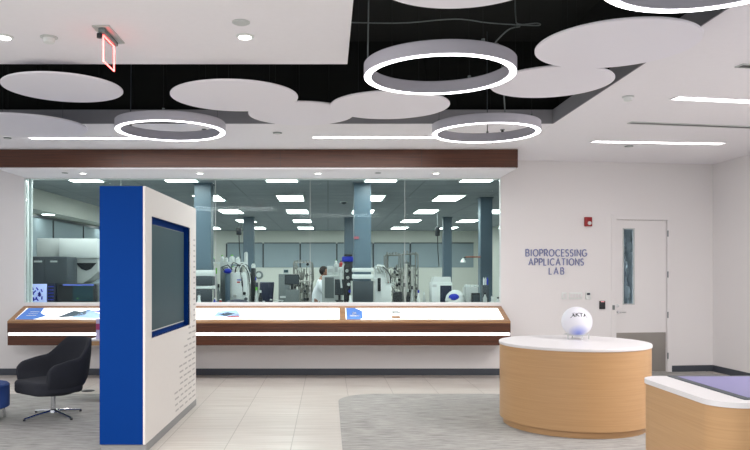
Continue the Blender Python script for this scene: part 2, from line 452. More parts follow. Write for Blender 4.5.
e = tag(MB().box(px(354, 13.5), px(359, 13.5), 13.51, 13.53, pz(239, 13.5), pz(236.5, 13.5)).build('pillar_notice', mat('notice_red', rgb(150, 80, 92), .6), smooth=False), 'small red notice on the front centre lab pillar', 'notice')
e['label'] = 'small red notice on the front centre lab pillar'

# benches
def bench(x0, x1, y0, y1, h, label):
    e = empty('lab_bench', ((x0+x1)/2, (y0+y1)/2, 0), label, 'lab bench')
    w, d = (x1-x0)/2, (y1-y0)/2
    MB().box(-w, w, -d, d, h-.03, h, .004).build('worktop', 'benchm', e, smooth=False)
    b = MB(); b.box(-w+.03, w-.03, -d+.05, d-.03, .08, h-.031); b.build('cabinet', 'lgrey', e, smooth=False)
    MB().box(-w+.06, w-.06, -d+.1, d-.05, 0, .08).build('plinth', 'dgrey', e, smooth=False)
    k = max(2, int((x1-x0)/.6))
    for i in range(k):
        xa = -w+.05+i*(2*w-.1)/k
        dd = MB().box(xa, xa+(2*w-.1)/k-.01, -d+.03, -d+.049, .1, h-.05).build('door', 'lwhite', e, smooth=False)
        MB().box(xa+.06, xa+.2, -d+.015, -d+.029, h-.12, h-.11).build('handle', 'steel', dd, smooth=False)
    return e
BH = .9
bench(-5.6, -3.25, 12.15, 13.7, BH, 'lab bench at far left under the grey and white analysers')
bench(-2.7, .25, 14.3, 15.4, BH, 'lab bench left of centre carrying the bioreactor bottles')
bench(-.86, 3.9, 17.0, 17.9, BH, 'lab bench behind the centre pillar carrying steel skids')
bench(.3, 3.6, 13.95, 14.6, BH, 'lab bench at the right carrying the cream machine')

# generic instrument pieces -------------------------------------------------
def rootbox(name, x0, x1, y0, y1, z0, z1, m, label, cat, bev=.01, group=None, pn='body'):
    e = empty(name, ((x0+x1)/2, (y0+y1)/2, z0), label, cat, group)
    w, d = (x1-x0)/2, (y1-y0)/2
    MB().box(-w, w, -d, d, 0, z1-z0, bev).build(pn, m, e)
    return e, w, d, z1-z0
def R(x0, x1, ya, yb, Y, dep, z0=None):        # image box -> world box whose front is at depth Y
    return px(x0, Y), px(x1, Y), Y, Y+dep, (pz(yb, Y) if z0 is None else z0), pz(ya, Y)

# --- far-left analysers
Y = 12.35
e, w, d, h = rootbox('grey_analyser', *R(27, 67.5, 256.5, 283, Y, .5, BH), 'dgrey', 'tall dark grey glossy analyser at the far left behind the glass', 'lab instrument', .03)
MB().box(-w+.30, -w+.31, -d-.004, -d, .02, h-.04).build('seam', 'dark', e, smooth=False)
MB().box(-w+.12, -w+.26, -d-.005, -d+.001, h-.1, h-.07).build('badge', 'lgrey', e, smooth=False)
MB().box(-w+.4, -w+.52, -d-.005, -d+.001, h-.1, h-.07).build('badge', 'lgrey', e, smooth=False)
Y = 12.2
e, w, d, h = rootbox('display_board', *R(27.5, 46.5, 284, 302, Y, .03, BH), 'scr_w', 'pale blue and white illustrated board at the left end of the window', 'display board', .004)
b = MB()
for k in range(16):
    x = random.uniform(-w+.08, w-.04); z = h-.30+random.uniform(.02, .26); s = .028
    b.box(x-s*.4, x+s*.4, -d-.003, -d-.001, z-s, z+s, rot=Matrix.Rotation(random.uniform(-.8, .8), 3, 'Y'))
b.build('leaf_pattern', 'vblue', e, smooth=False)
e, w, d, h = rootbox('display_board', *R(47, 55.5, 283.5, 302, Y, .03, BH), 'dnavy', 'narrow navy board beside the pale illustrated board', 'display board', .004)
b = MB()
for k in range(5): b.box(-w+.02, w-.03, -d-.003, -d-.001, h-.06-k*.055, h-.045-k*.055)
b.build('stripe_print', 'vblue', e, smooth=False)
e, w, d, h = rootbox('instrument_monitor', *R(57, 96, 284, 302, Y, .14, BH), 'dark', 'black instrument monitor under the white hopper machine', 'monitor', .012)
MB().box(-w+.27, w-.05, -d-.004, -d+.001, h-.29, h-.03).build('screen', 'kscreen', e, smooth=False)
b = MB(); b.box(-w+.1, w-.04, -d-.006, -d-.0, h-.025, h-.008); b.build('top_strip', 'scr_blue', e, smooth=False)
MB().box(-w+.34, -w+.36, -d-.008, -d-.004, h-.25, h-.235).build('indicator', 'green', e, smooth=False)
# white hopper machine
Y = 12.9
x0, x1 = px(34, Y), px(97, Y); e = empty('white_analyser', ((x0+x1)/2, Y+.3, BH), 'large white hooded machine with a dark slot behind the grey analyser', 'lab instrument')
w = (x1-x0)/2; zt = pz(238, Y)-BH; zm = pz(258, Y)-BH
xs_ = px(59, Y)-(x0+x1)/2
MB().box(-w, xs_-.004, -.18, .3, zm-.05, zt, .008).build('side_cover', 'lgrey', e)
MB().box(xs_, w, -.3, .3, zm, zt-.01, .008).build('hood', 'lwhite', e)
b = MB(); b.prism([(xs_+.1, zm-.005), (w, zm-.005), (w, zm-.25), (w-.12, zm-.36), (xs_+.4, zm-.46), (xs_+.1, zm-.45)], -.26, .28, 'xz'); b.build('hopper', 'lgrey', e)
zc = pz(264, Y)-BH; xa = px(75, Y)-(x0+x1)/2; xb = px(96, Y)-(x0+x1)/2
b = MB(); b.prism([(xa, zc+.02), (xb, zc+.02), (xb-.1, zc-.09), ((xa+xb)/2, zc-.12), (xa+.1, zc-.09)], -.268, -.262, 'xz'); b.build('slot', 'dark', e, smooth=False)
MB().box(-w, w, -.2, .3, 0, zm-.462, .01).build('cabinet', 'mgrey', e)

# --- helpers for small lab ware
def bottle(x, y, z, h, r, body, cap, label, grp=None):
    e = empty('bottle', (x, y, z), label, 'bottle', grp)
    MB().lathe([(r*.9, 0), (r, .01), (r, h*.6), (r*.45, h*.78), (r*.42, h*.88)], n=16).build('body', body, e)
    MB().lathe([(r*.52, h*.86), (r*.52, h)], n=12).build('cap', cap, e)
    return e
def monitor(x, y, z, w, h, label, rz=0):
    e = empty('monitor', (x, y, z), label, 'monitor', rz=rz)
    MB().box(-w/2, w/2, -.02, .02, .12, .12+h, .008).build('housing', 'dark', e)
    MB().box(-w/2+.015, w/2-.015, -.0225, -.02, .135, .105+h).build('screen', 'dgrey', e, smooth=False)
    MB().box(-.025, .025, .02, .04, 0.01, .2).build('stand', 'dark', e, smooth=False)
    MB().box(-.1, .1, -.06, .08, 0, .012, .004).build('base', 'dark', e)
    return e
def steel_skid(x0, x1, y0, y1, z0, z1, label, seed, nv=12):
    rd_ = random.Random(seed); e = empty('steel_skid', ((x0+x1)/2, (y0+y1)/2, z0), label, 'process skid')
    w, d, h = (x1-x0)/2, (y1-y0)/2, z1-z0
    b = MB()
    for sx in (-w, w):
        for sy in (-d, d): b.tube([(sx, sy, 0), (sx, sy, h)], .014, 8)
    for zz in (h*.03, h*.55, h):
        b.tube([(-w, -d, zz), (w, -d, zz)], .012, 6); b.tube([(-w, d, zz), (w, d, zz)], .012, 6)
        b.tube([(-w, -d, zz), (-w, d, zz)], .012, 6); b.tube([(w, -d, zz), (w, d, zz)], .012, 6)
    b.build('frame', 'labsteel', e)
    for k in range(nv):
        xx = -w+(k+.5)*2*w/nv; zt_ = rd_.uniform(.55, 1.05)*h; yy = rd_.uniform(-d*.8, d*.6)
        pts = [(xx, yy, .02), (xx, yy, zt_*.5), (xx+rd_.uniform(-.08, .08), yy+.03, zt_*.62), (xx+rd_.uniform(-.03, .03), yy, zt_)]
        pb = MB().tube(pts, rd_.choice((.009, .013, .018)), 8).build('pipe', 'labsteel', e)
        vb = MB()
        for q in range(3):
            zz = rd_.uniform(.1, .95)*zt_
            vb.lathe([(.012, -.03), (.034, -.02), (.034, .02), (.012, .03)], (xx, yy-.03, zz), 10, axis=rd_.choice('xyz'))
        vb.build('valve', rd_.choice(('labsteel', 'dark', 'lgrey', 'dgrey')), pb)
    fb = MB()
    for k in range(int(w*2/.07)):
        xx = -w+.03+k*.07; hh_ = rd_.uniform(.02, .06)
        fb.lathe([(.016, h), (.016, h+hh_), (.03, h+hh_), (.03, h+hh_+.015)], (xx, -d, 0), 8)
    fb.build('fittings', 'labsteel', e)
    for k in range(2):
        zz = h*(.3+.4*k)
        MB().tube([(-w, -d, zz), (-w*.3, -d-.04, zz+.06), (w*.3, -d-.04, zz-.04), (w, -d, zz+.02)], .011, 8).build('cross_pipe', 'labsteel', e)
    return e
def hose(pts, r, m, label, cat='hose'):
    P = [Vector(p) for p in pts]; out = []
    for i in range(len(P)-1):
        a, b_, c_, d_ = P[max(i-1, 0)], P[i], P[i+1], P[min(i+2, len(P)-1)]
        for k in range(6):
            t = k/6; out.append(.5*((2*b_)+(c_-a)*t+(2*a-5*b_+4*c_-d_)*t*t+(3*b_-a-3*c_+d_)*t**3))
    out.append(P[-1])
    return out

# --- wrapped shelving in front of the left pillar
def wire_rack(x0, x1, y0, y1, z0, zs, label):
    e = empty('equipment_rack', ((x0+x1)/2, (y0+y1)/2, z0), label, 'rack')
    w, d = (x1-x0)/2, (y1-y0)/2
    for sx in (-1, 1):
        for sy in (-1, 1): MB().tube([(sx*w, sy*d, 0), (sx*w, sy*d, zs[-1][1]-z0)], .012, 8).build('post', 'steel', e)
    for a, b_, m in zs: MB().box(-w+.012, w-.012, -d, d, a-z0, b_-z0, .006).build('shelf_unit', m, e)
    return e
Y = 13.0
wire_rack(px(190, Y), px(213, Y), Y, Y+.4, 0, [(pz(289, Y), pz(286, Y), 'lwhite'), (pz(276, Y), pz(270, Y), 'lwhite'), (pz(285.5, Y), pz(276.5, Y), 'dgrey'), (pz(302, Y), pz(289.5, Y), 'dgrey')], 'rack of dark drawers and white trays in front of the left pillar')
wire_rack(px(352, Y), px(374, Y), Y, Y+.4, 0, [(pz(272, Y), pz(268, Y), 'lwhite'), (pz(279, Y), pz(274.5, Y), 'lwhite'), (pz(302, Y), pz(281, Y), 'dgrey')], 'rack of white trays over a dark box in front of the centre pillar')

# --- left centre cluster (bench front y 14.3)
Y = 14.45
e, w, d, h = rootbox('bioreactor_controller', *R(231, 249, 272, 300, Y, .5, BH), 'lwhite', 'white bioreactor controller with red and blue markings on the left bench', 'bioreactor', .03)
MB().box(-.06, .0, -d-.004, -d+.001, h-.22, h-.19).build('mark', 'vred', e, smooth=False)
MB().box(-.06, .02, -d-.004, -d+.001, h-.17, h-.15).build('mark', 'vblue', e, smooth=False)
MB().lathe([(.05, 0), (.05, .1), (.02, .14)], (.05, 0, h), 16).build('motor_head', 'steel', e)
for i, (a, c_, g) in enumerate(((-.12, 2.2, 'lwhite'), (-.05, 2.9, 'dark'), (.03, 3.4, 'lwhite'))):
    P = hose([(a, -.2, h*.5), (a-.05, -.24, h+.02), (a+.06, -.23, h+.1+.03*i), (a+.1, -.245, h*.75), (a+.11, -.24, h*.3)], 0, '', '')
    MB().tube(P, .01, 6).build('hose', g, e)
for i, (a, c_, g) in enumerate(((-.02, .34, 'dark'), (.02, .30, 'lwhite'), (.06, .26, 'dark'), (-.1, .2, 'dark'))):
    P = hose([(a-.08, -.12, h-.02), (a-.06, -.16, h+.12+.02*i), (a+.08, -.2, h+.13), (a+.5*c_+.02, -.3, h-.02), (a+.5*c_+.05, -.32, h-.2-.03*i)], 0, '', '')
    MB().tube(P, .009, 6).build('hose', g, e)
for k, (xx, zz, rr, mm) in enumerate(((.1, .12, .035, 'dark'), (.12, .22, .03, 'dgrey'), (-.1, .28, .03, 'steel'), (.09, .33, .03, 'dark'))):
    MB().lathe([(rr, -.05), (rr*1.1, -.02), (rr*1.1, 0)], (xx, -d, zz), 16, axis='y').build('pump_head', mm, e)
MB().box(-w+.02, -w+.09, -d-.02, -d-.0, .02, .2, .006).build('side_module', 'dgrey', e)
e, w, d, h = rootbox('bottle_box', *R(220, 228.5, 262, 302, Y+.15, .3, BH), 'lgrey', 'pale grey box instrument carrying white bottles at the left bench end', 'lab instrument', .015)
MB().box(-w+.01, w-.01, -d-.005, -d, .08, h-.1).build('panel', 'mgrey', e, smooth=False)
hb = pz(262, Y+.15)
bottle(px(222, Y+.25), Y+.28, hb, .14, .035, 'lwhite', 'green', 'white bottle with green cap, left of two on the pale box')
bottle(px(226.2, Y+.25), Y+.3, hb, .11, .035, 'lwhite', 'mgrey', 'white bottle with grey cap, right of two on the pale box')
for i, (x, y1_, m_, c_, lb) in enumerate(((233, 266, 'lwhite', 'green', 'white bottle with green cap standing on the white bioreactor controller'),
                                   (243, 262, 'lgrey', 'lwhite', 'tall pale bottle standing at the right of the bioreactor controller'))):
    zt_ = pz(272, Y)
    bottle(px(x, Y+.35), Y+.38, zt_, pz(y1_, Y)-zt_, .045, m_, c_, lb)
e, w, d, h = rootbox('pump', *R(225, 230, 271, 300, Y-.13, .12, BH), 'pillar', 'slate pump column with bright blue head beside the controller', 'pump', .02)
MB().sphere((0, -.05, h), .075, sc=(1.1, .9, .7)).build('pump_head', 'vblue', e)
MB().tube([(-.05, -.1, h), (-.1, -.15, h+.08), (.02, -.15, h+.12), (.1, -.1, h+.02)], .012, 6).build('hose', 'dark', e)
e, w, d, h = rootbox('pump', *R(250.8, 255, 268, 300, Y+.1, .2, BH), 'dark', 'dark pump stack with blue collar at the right of the bioreactor controller', 'pump', .02)
MB().lathe([(.06, 0), (.06, .05), (.04, .08)], (0, 0, h-.25), 16).build('collar', 'vblue', e)
MB().lathe([(.04, 0), (.045, .06), (.02, .09)], (0, 0, h), 16).build('top_cap', 'lwhite', e)
e = empty('waste_drum', (px(237, 13.95), 13.98, 0), 'dark navy round drum in front of the bioreactor bench', 'drum')
MB().lathe([(.24, 0), (.25, .02), (.25, .95), (.23, 1.0)], n=32).build('body', 'dnavy', e)
MB().lathe([(.255, .998), (.255, 1.03), (.18, 1.11), (.05, 1.13)], n=32).build('lid', 'dnavy', e)
bottle(px(219, 13.0), 12.95, 0, .01, .01, 'lwhite', 'lwhite', 'x') if False else None
# flasks on the window-side ledge
def flask(x, Yf, z, s, label, m='glassx'):
    e = empty('flask', (x, Yf, z), label, 'flask')
    MB().lathe([(.05*s, 0), (.052*s, .008*s), (.018*s, .1*s), (.016*s, .14*s), (.022*s, .15*s)], n=20).build('body', 'lwhite', e)
    MB().lathe([(.014*s, .15*s), (.018*s, .165*s)], n=12).build('stopper', 'lgrey', e)
    return e
LEDGE = 1.06
e = tag(MB().box(-3.3, 3.5, 12.0, 12.12, LEDGE-.03, LEDGE, .004).build('window_shelf', 'benchm'), 'narrow black shelf running inside the lab under the window', 'shelf')
flask(px(199, 12.06), 12.06, LEDGE, 1.3, 'conical white flask on the shelf at the left end, by the kiosk')
flask(px(350.5, 12.06), 12.06, LEDGE, 1.3, 'conical white flask on the shelf below the centre pillar')
flask(px(492.3, 12.06), 12.06, LEDGE, 1.2, 'conical white flask on the shelf at the right end of the window')
bottle(px(215, 12.06), 12.06, LEDGE, .17, .03, 'vblue', 'lwhite', 'small blue bottle with white cap on the window shelf by the kiosk')
bottle(px(220.5, 12.06), 12.06, LEDGE, .15, .032, 'vred', 'lwhite', 'small red bottle with white cap on the window shelf')
bottle(px(328, 12.06), 12.06, LEDGE, .1, .03, 'vblue', 'dark', 'small blue bottle on the window shelf left of the centre flask')
for i, (x, m_) in enumerate(((485, 'lgrey'), (498, 'lwhite'))):
    bottle(px(x, 12.06), 12.06, LEDGE, .26-.08*i, .035, m_, 'dark', ('tall grey' if i == 0 else 'short white')+' bottle with dark cap at the right end of the window shelf')

# overhead rail shelf with bottles over the bioreactor bench
Y = 15.0
zs_ = pz(262, Y)
e = empty('bench_shelf', (px(228, Y), Y, BH), 'raised white shelf over the bioreactor bench holding bottles', 'shelf')
w = (px(244, Y)-px(210, Y))/2
MB().box(-w, w, -.1, .1, zs_-BH-.04, zs_-BH, .004).build('board', 'lwhite', e, smooth=False)
for sx in (-1, 1): MB().tube([(sx*(w-.02), 0.05, 0), (sx*(w-.02), 0.05, zs_-BH-.04)], .014, 8).build('post', 'steel', e)
for i, (x, h_, r_, m_, c_, lb) in enumerate(((213.5, .08, .05, 'mgrey', 'green', 'squat grey bottle with green cap at the left end of the raised shelf'),
        (232, .15, .055, 'lwhite', 'green', 'white bottle with green cap in the middle of the raised shelf'), (238, .11, .05, 'lwhite', 'lwhite', 'all white bottle near the right end of the raised shelf'))):
    bottle(px(x, Y), Y, zs_, h_, r_, m_, c_, lb)
e = empty('white_cylinder', (px(246, 15.2), 15.2, BH), 'tall slim white cylinder standing behind the bioreactor controller', 'cylinder')
MB().lathe([(.04, 0), (.04, pz(252, 15.2)-BH-.03), (.025, pz(252, 15.2)-BH)], n=16).build('body', 'lwhite', e); MB().lathe([(.045, .3), (.045, .34)], n=16).build('band', 'vblue', e)
e = empty('steel_vessel', (px(259, 15.1), 15.1, BH), 'round steel vessel on a post at the right end of the bioreactor bench', 'vessel')
zc_ = pz(275, 15.1)-BH
MB().tube([(0, 0, 0), (0, 0, zc_-.05)], .02, 8).build('post', 'steel', e); MB().lathe([(.03, -.06), (.085, -.05), (.09, .04), (.04, .06)], (0, 0, zc_), 20, axis='y').build('drum', 'mgrey', e)
MB().lathe([(.05, -.065), (.05, -.06)], (0, 0, zc_), 16, axis='y').build('front_cap', 'lwhite', e)
for i, (x, yq, y1_, m_, c_, lb) in enumerate(((216, 14.5, 268, 'lgrey', 'green', 'tall pale bottle with green cap at the left end of the bioreactor bench'), (218.6, 14.38, 284, 'mgrey', 'dark', 'short grey bottle at the left end of the bioreactor bench'),
        (256.5, 14.45, 287, 'lgrey', 'green', 'pale bottle with green cap at the right of the dark pump stack'), (260.5, 14.5, 290, 'dark', 'lwhite', 'dark bottle with white cap at the right of the dark pump stack'))):
    if px(x, yq) > .2: continue
    bottle(px(x, yq), yq, BH, pz(y1_, yq)-BH, .04, m_, c_, lb)
# --- lab task chairs
def lab_chair(x, y, rz, label):
    e = empty('lab_chair', (x, y, 0), label, 'office chair', 'dark swivel chairs in the lab', rz)
    MB().box(-.24, .24, -.24, .24, .76, .84, .03, 3).build('seat', 'dnavy', e)
    b = MB(); b.box(-.22, .22, .22, .28, .93, 1.43, .028, 3, rot=Matrix.Rotation(-.12, 3, 'X')); b.build('backrest', 'dnavy', e)
    MB().tube([(0, 0, .08), (0, 0, .77)], .03, 12).build('column', 'dark', e)
    MB().tube([(0, .1, .75), (0, .3, .8), (0, .3, 1.15)], .02, 8).build('back_support', 'dark', e)
    for sx in (-1, 1):
        MB().tube([(sx*.22, .05, .8), (sx*.3, .03, .9), (sx*.3, -.12, 1.02), (sx*.3, .1, 1.02)], .018, 8).build('armrest', 'lwhite', e)
    for k in range(5):
        a = 2*PI*k/5; MB().tube([(0, 0, .1), (.28*math.cos(a), .28*math.sin(a), .06)], [.025, .015], 8).build('leg', 'dark', e)
        MB().lathe([(.03, -.015), (.03, .015)], (.28*math.cos(a), .28*math.sin(a), .03), 12, axis='x').build('castor', 'dark', e)
    return e
lab_chair(px(259, 16.6), 16.6, -.6, 'dark navy swivel chair, left of the pair behind the bioreactor bench')
lab_chair(px(270, 16.0), 16.0, .9, 'dark navy swivel chair, right of the pair, turned sideways')

# --- centre cabinet, monitor, skid
Y = 17.05
e, w, d, h = rootbox('grey_cabinet', *R(278.5, 292, 274, 300, 16.6, .4, 0), 'mgrey', 'grey steel cabinet left of the black monitor in the lab', 'cabinet', .01)
MB().box(-.12, .02, -d-.006, -d+.001, pz(298, 16.6), pz(296, 16.6)).build('label_plate', 'lwhite', e, smooth=False)
MB().box(w-.05, w-.03, -d-.02, -d, h-.4, h-.28).build('handle', 'steel', e, smooth=False)
e, w, d, h = rootbox('instrument_case', *R(283, 289, 268.5, 273.8, 16.75, .2), 'lgrey', 'small grey case on top of the grey steel cabinet', 'box', .01)
MB().box(-w+.02, w-.02, -d-.003, -d, .03, h-.03).build('front_panel', 'kscreen', e, smooth=False)
monitor(px(292, 16.3), 16.3, pz(284.5, 16.3)-.12, .33, pz(274.5, 16.3)-pz(284.5, 16.3), 'black monitor raised beside the grey steel cabinet')
MB_st = tag(MB().box(px(286, 16.3), px(299, 16.3), 16.2, 16.45, 0, pz(284.5, 16.3)-.12, .01).build('instrument_cart', 'mgrey'), 'grey cart carrying the black monitor', 'cart')
MB_st['category'] = 'cart'
steel_skid(px(293.5, 17.1), px(312, 17.1), 17.1, 17.6, BH, pz(262.5, 17.1), 'steel pipe skid between the black monitor and the person', 3, 14)
steel_skid(px(386, 17.1), px(401, 17.1), 17.1, 17.6, BH, pz(255, 17.1), 'left half of the tall steel pipe skid right of the centre pillar', 5, 9)
steel_skid(px(403, 17.1), px(418, 17.1), 17.1, 17.6, BH, pz(254, 17.1), 'right half of the tall steel pipe skid right of the centre pillar', 8, 9)
for i, (x, y0_, lb) in enumerate(((407, 262, 'left of two upright steel columns on the tall skid'), (413.5, 265, 'right of two upright steel columns on the tall skid'))):
    e = empty('steel_column', (px(x, 16.85), 17.02, BH), lb, 'steel column', 'upright steel columns on the tall skid')
    hh = pz(y0_, 17.0)-BH
    MB().lathe([(.045, 0), (.045, hh-.04)], n=20).build('body', 'steel', e); MB().lathe([(.06, hh-.04), (.06, hh)], n=20).build('flange', 'mgrey', e)

# --- fume panel / monitor right of the person
Y = 15.8
e, w, d, h = rootbox('chromatography_cabinet', *R(322, 343, 275.5, 300, Y, .35, 0), 'lgrey', 'pale grey cabinet panel right of the person', 'cabinet', .02)
MB().box(-w+.06, w-.2, -d-.004, -d+.001, h-.5, h-.04).build('front_panel', 'mgrey', e, smooth=False)
monitor(px(339.5, 15.6), 15.6, pz(295, 15.6)-.12, .2, .34, 'narrow black monitor in front of the pale grey cabinet')
tag(MB().box(px(336, 15.6), px(343.5, 15.6), 15.52, 15.74, 0, pz(295, 15.6)-.121, .01).build('monitor_pedestal', 'dark'), 'dark pedestal under the narrow black monitor', 'pedestal')
for i, (x0, x1, y0_, y1_, lb) in enumerate(((327, 333.5, 266, 275.4, 'white box, left of three on the pale grey cabinet'), (334, 338.5, 263.5, 275.4, 'white box, middle of three on the pale grey cabinet'), (339, 343.8, 267, 275.4, 'white box, right of three on the pale grey cabinet'))):
    e, w, d, h = rootbox('instrument_box', *R(x0, x1, y0_, y1_, Y+.1, .25), 'lwhite', lb, 'box', .012, 'white boxes on the pale cabinet')
    MB().box(-w+.02, w-.02, -d-.003, -d, h*.3, h*.7).build('front_panel', 'lgrey', e, smooth=False)
bottle(px(336, Y+.2), Y+.2, pz(263.5, Y+.1), .08, .03, 'lwhite', 'green', 'tiny green-capped bottle on the middle white box')
bottle(px(341, Y+.2), Y+.2, pz(267, Y+.1), .14, .04, 'vred', 'dark', 'dark red bottle on the right white box')
# --- tall black and blue unit left of the centre pillar
Y = 14.9
e, w, d, h = rootbox('mixing_tower', *R(344, 352.6, 254, 300, Y, .3, 0), 'dark', 'tall black tower unit with bright blue cover left of the centre pillar', 'lab instrument', .02)
MB().box(-w-.04, w+.01, -d-.03, d+.02, h-.16, h-.05, .02).build('cover', 'vblue', e)
for k in range(4): MB().lathe([(.03, -.02), (.035, .02)], (-.03+.02*k, -d-.02, h-.35-.14*k), 12, axis='y').build('valve', ('lgrey', 'steel', 'lwhite', 'vblue')[k], e)
MB().tube([(-w, -d, h-.2), (-w-.08, -d-.05, h-.4), (-w-.05, -d-.05, h-.7)], .02, 8).build('hose', 'lwhite', e)

# --- white machine right of centre pillar
Y = 14.0
e, w, d, h = rootbox('white_processor', *R(374.5, 391.5, 278, 300, Y, .4, BH), 'lwhite', 'white angular processing machine right of the centre pillar', 'lab instrument', .02)
b = MB(); b.prism([(-w, 0), (w-.02, 0), (w-.05, .1), (.02, .25), (-.08, .27), (-w+.02, .16)], -.18, .16, 'xz')
for v in b.bm.verts: v.co.z += h
b.build('upper_housing', 'lwhite', e)
MB().box(-w+.06, -w+.12, -d-.05, -d-.0, h-.26, h+.0, .01).build('black_display', 'dark', e)
MB().box(.08, .11, -d-.01, -d, h-.1, h-.07).build('stop_button', 'vred', e, smooth=False)
for k in range(4):
    P = hose([(-.1+.05*k, -.2, h+.1), (-.16+.05*k, -.26, h+.22), (.0+.04*k, -.24, h+.2-.04*k), (.06+.03*k, -.22, h-.1)], 0, '', '')
    MB().tube(P, .011, 6).build('hose', ('lwhite', 'steel', 'lgrey', 'dark')[k], e)
e, w, d, h = rootbox('mixer_vessel', *R(393.5, 402, 292, 302, Y, .2, BH), 'dark', 'low black mixer box beside the white processing machine', 'lab instrument', .012)
MB().lathe([(.04, 0), (.045, .03), (.02, .05)], (0, 0, h), 16).build('cap', 'steel', e)
for i, (x, y1_, m_, c_, lb) in enumerate(((404.5, 283, 'steel', 'dark', 'tall steel canister right of the low black mixer box'), (408, 289, 'dark', 'lgrey', 'dark canister with pale cap right of the low black mixer box'),
        (412, 286, 'lgrey', 'dark', 'pale bottle with dark cap in the gap under the tall skid'), (418.5, 290, 'lwhite', 'vblue', 'white bottle with blue cap left of the cream machine'), (424, 292, 'lgrey', 'lwhite', 'pale squat bottle left of the cream machine'))):
    bottle(px(x, 14.2), 14.2, BH, pz(y1_, 14.2)-BH, .034, m_, c_, lb)
# --- cream centrifuge and neighbours
e, w, d, h = rootbox('cream_machine', *R(431.5, 452.5, 282, 300, Y+.22, .34, BH), 'lwhite', 'cream bench machine with dark opening on the right bench', 'lab instrument', .025)
b = MB(); b.prism([(-w+.03, 0), (w-.02, 0), (w-.03, .1), (-w+.05, .1)], -d+.03, d-.02, 'xz')
for v in b.bm.verts: v.co.z += h
b.build('lid', 'lwhite', e)
MB().box(-w+.17, w-.02, -d-.006, -d+.001, .0, h-.07, .003).build('opening', 'dnavy', e)
MB().box(-w+.02, -w+.1, -d-.006, -d, h-.1, h-.05).build('control_panel', 'lgrey', e, smooth=False)
e = empty('plastic_bag', (px(456, 13.98), 14.08, BH), 'crumpled clear plastic bag with bright blue contents on the right bench', 'bag')
b = MB(); b.sphere((0, 0, .215), .165, 20, 14, (1.15, .5, 1.15))
for v in b.bm.verts: v.co += Vector((random.uniform(-.012, .012),)*3)
b.build('bag', 'lwhite', e)
b = MB(); b.sphere((-.03, -.05, .27), .085, 16, 10, (1.25, .5, .8)); b.build('blue_contents', 'vblue', e)
e, w, d, h = rootbox('sample_tray', *R(465.5, 478, 287, 300, Y+.2, .3, BH), 'lgrey', 'pale grey tray unit between the plastic bag and the right pillar', 'tray', .01)
for k in range(3): MB().box(-w+.02+k*.09, -w+.09+k*.09, -.1, .1, h, h+.04, .006).build('tube_block', 'lwhite', e)
e, w, d, h = rootbox('black_box', *R(472, 480, 293, 302, Y, .1, BH), 'dark', 'small black box in front of the grey tray unit', 'box', .01)
MB().box(-w+.02, w-.02, -d-.003, -d, .1, h-.03).build('front_panel', 'dgrey', e, smooth=False)
e, w, d, h = rootbox('pipette_stand', *R(483, 489, 285, 300, 13.4, .15, 0), 'dgrey', 'dark stand of small tools in front of the right pillar', 'stand', .01)
for k in range(3): MB().lathe([(.012, 0), (.015, .1), (.006, .14)], (-w+.03+k*.035, 0, h), 8).build('pipette', ('lwhite', 'lgrey', 'vblue')[k], e)

# --- hanging reels, arm lamp
def reel(x, Yr, y0_, y1_, yc, label):
    e = empty('hanging_reel', (px(x, Yr), Yr, pz(yc, Yr)), label, 'cable reel')
    zb_ = pz(yc, Yr)
    a, c_ = pz(y1_, Yr)-zb_, pz(y0_, Yr)-zb_
    MB().box(-.06, .06, -.06, .06, a, c_, .02).build('housing', 'dark', e)
    MB().tube([(0, 0, c_), (0, 0, LH-zb_)], .008, 6).build('drop_rod', 'mgrey', e)
    MB().tube([(0, 0, a), (.01, 0, a*.5), (.04, 0, .02)], .012, 6).build('cord', 'dark', e)
    MB().lathe([(.02, -.02), (.025, .05)], (.04, 0, 0), 8).build('plug', 'mgrey', e)
    return e
reel(437.5, 20, 227, 236, 266, 'black cable reel hanging from the lab ceiling at the right')
reel(239, 18, 227.5, 235, 262, 'black cable reel hanging from the lab ceiling at the left')
e = empty('arm_lamp', (3.43, 16.2, pz(257, 16.2)), 'orange swing arm lamp on the right lab pillar', 'lamp')
MB().tube([(0.0, .0, 0), (-.34, -.04, .0)], .013, 8).build('arm', 'copper', e)
MB().tube([(-.34, -.04, 0), (-.40, -.05, -.03)], .01, 8).build('elbow', 'dark', e)
MB().lathe([(.07, -.1), (.03, -.03), (.015, 0)], (-.40, -.05, -.02), 16).build('lamp_shade', 'lwhite', e)
e = empty('wall_shelf', (6.05, 19.5, pz(249, 19.5)), 'small white shelf on the right lab wall', 'shelf')
MB().box(-.15, .148, -1.2, 1.2, 0, .03).build('board', 'lwhite', e, smooth=False); MB().box(.0, .148, -.8, -.77, -.12, 0).build('bracket', 'lgrey', e, smooth=False); MB().box(.0, .148, .8, .83, -.12, 0).build('bracket', 'lgrey', e, smooth=False)
# ceiling dome and vent in lab
e = empty('dome_camera', (px(344, 17), 17.2, LH), 'small dome camera on the lab ceiling left of the centre pillar', 'camera')
MB().lathe([(.09, -.02), (.09, -.001)], n=20).build('base', 'lwhite', e); MB().sphere((0, 0, -.02), .065, 16, 10, (1, 1, .8)).build('dome', 'dgrey', e)

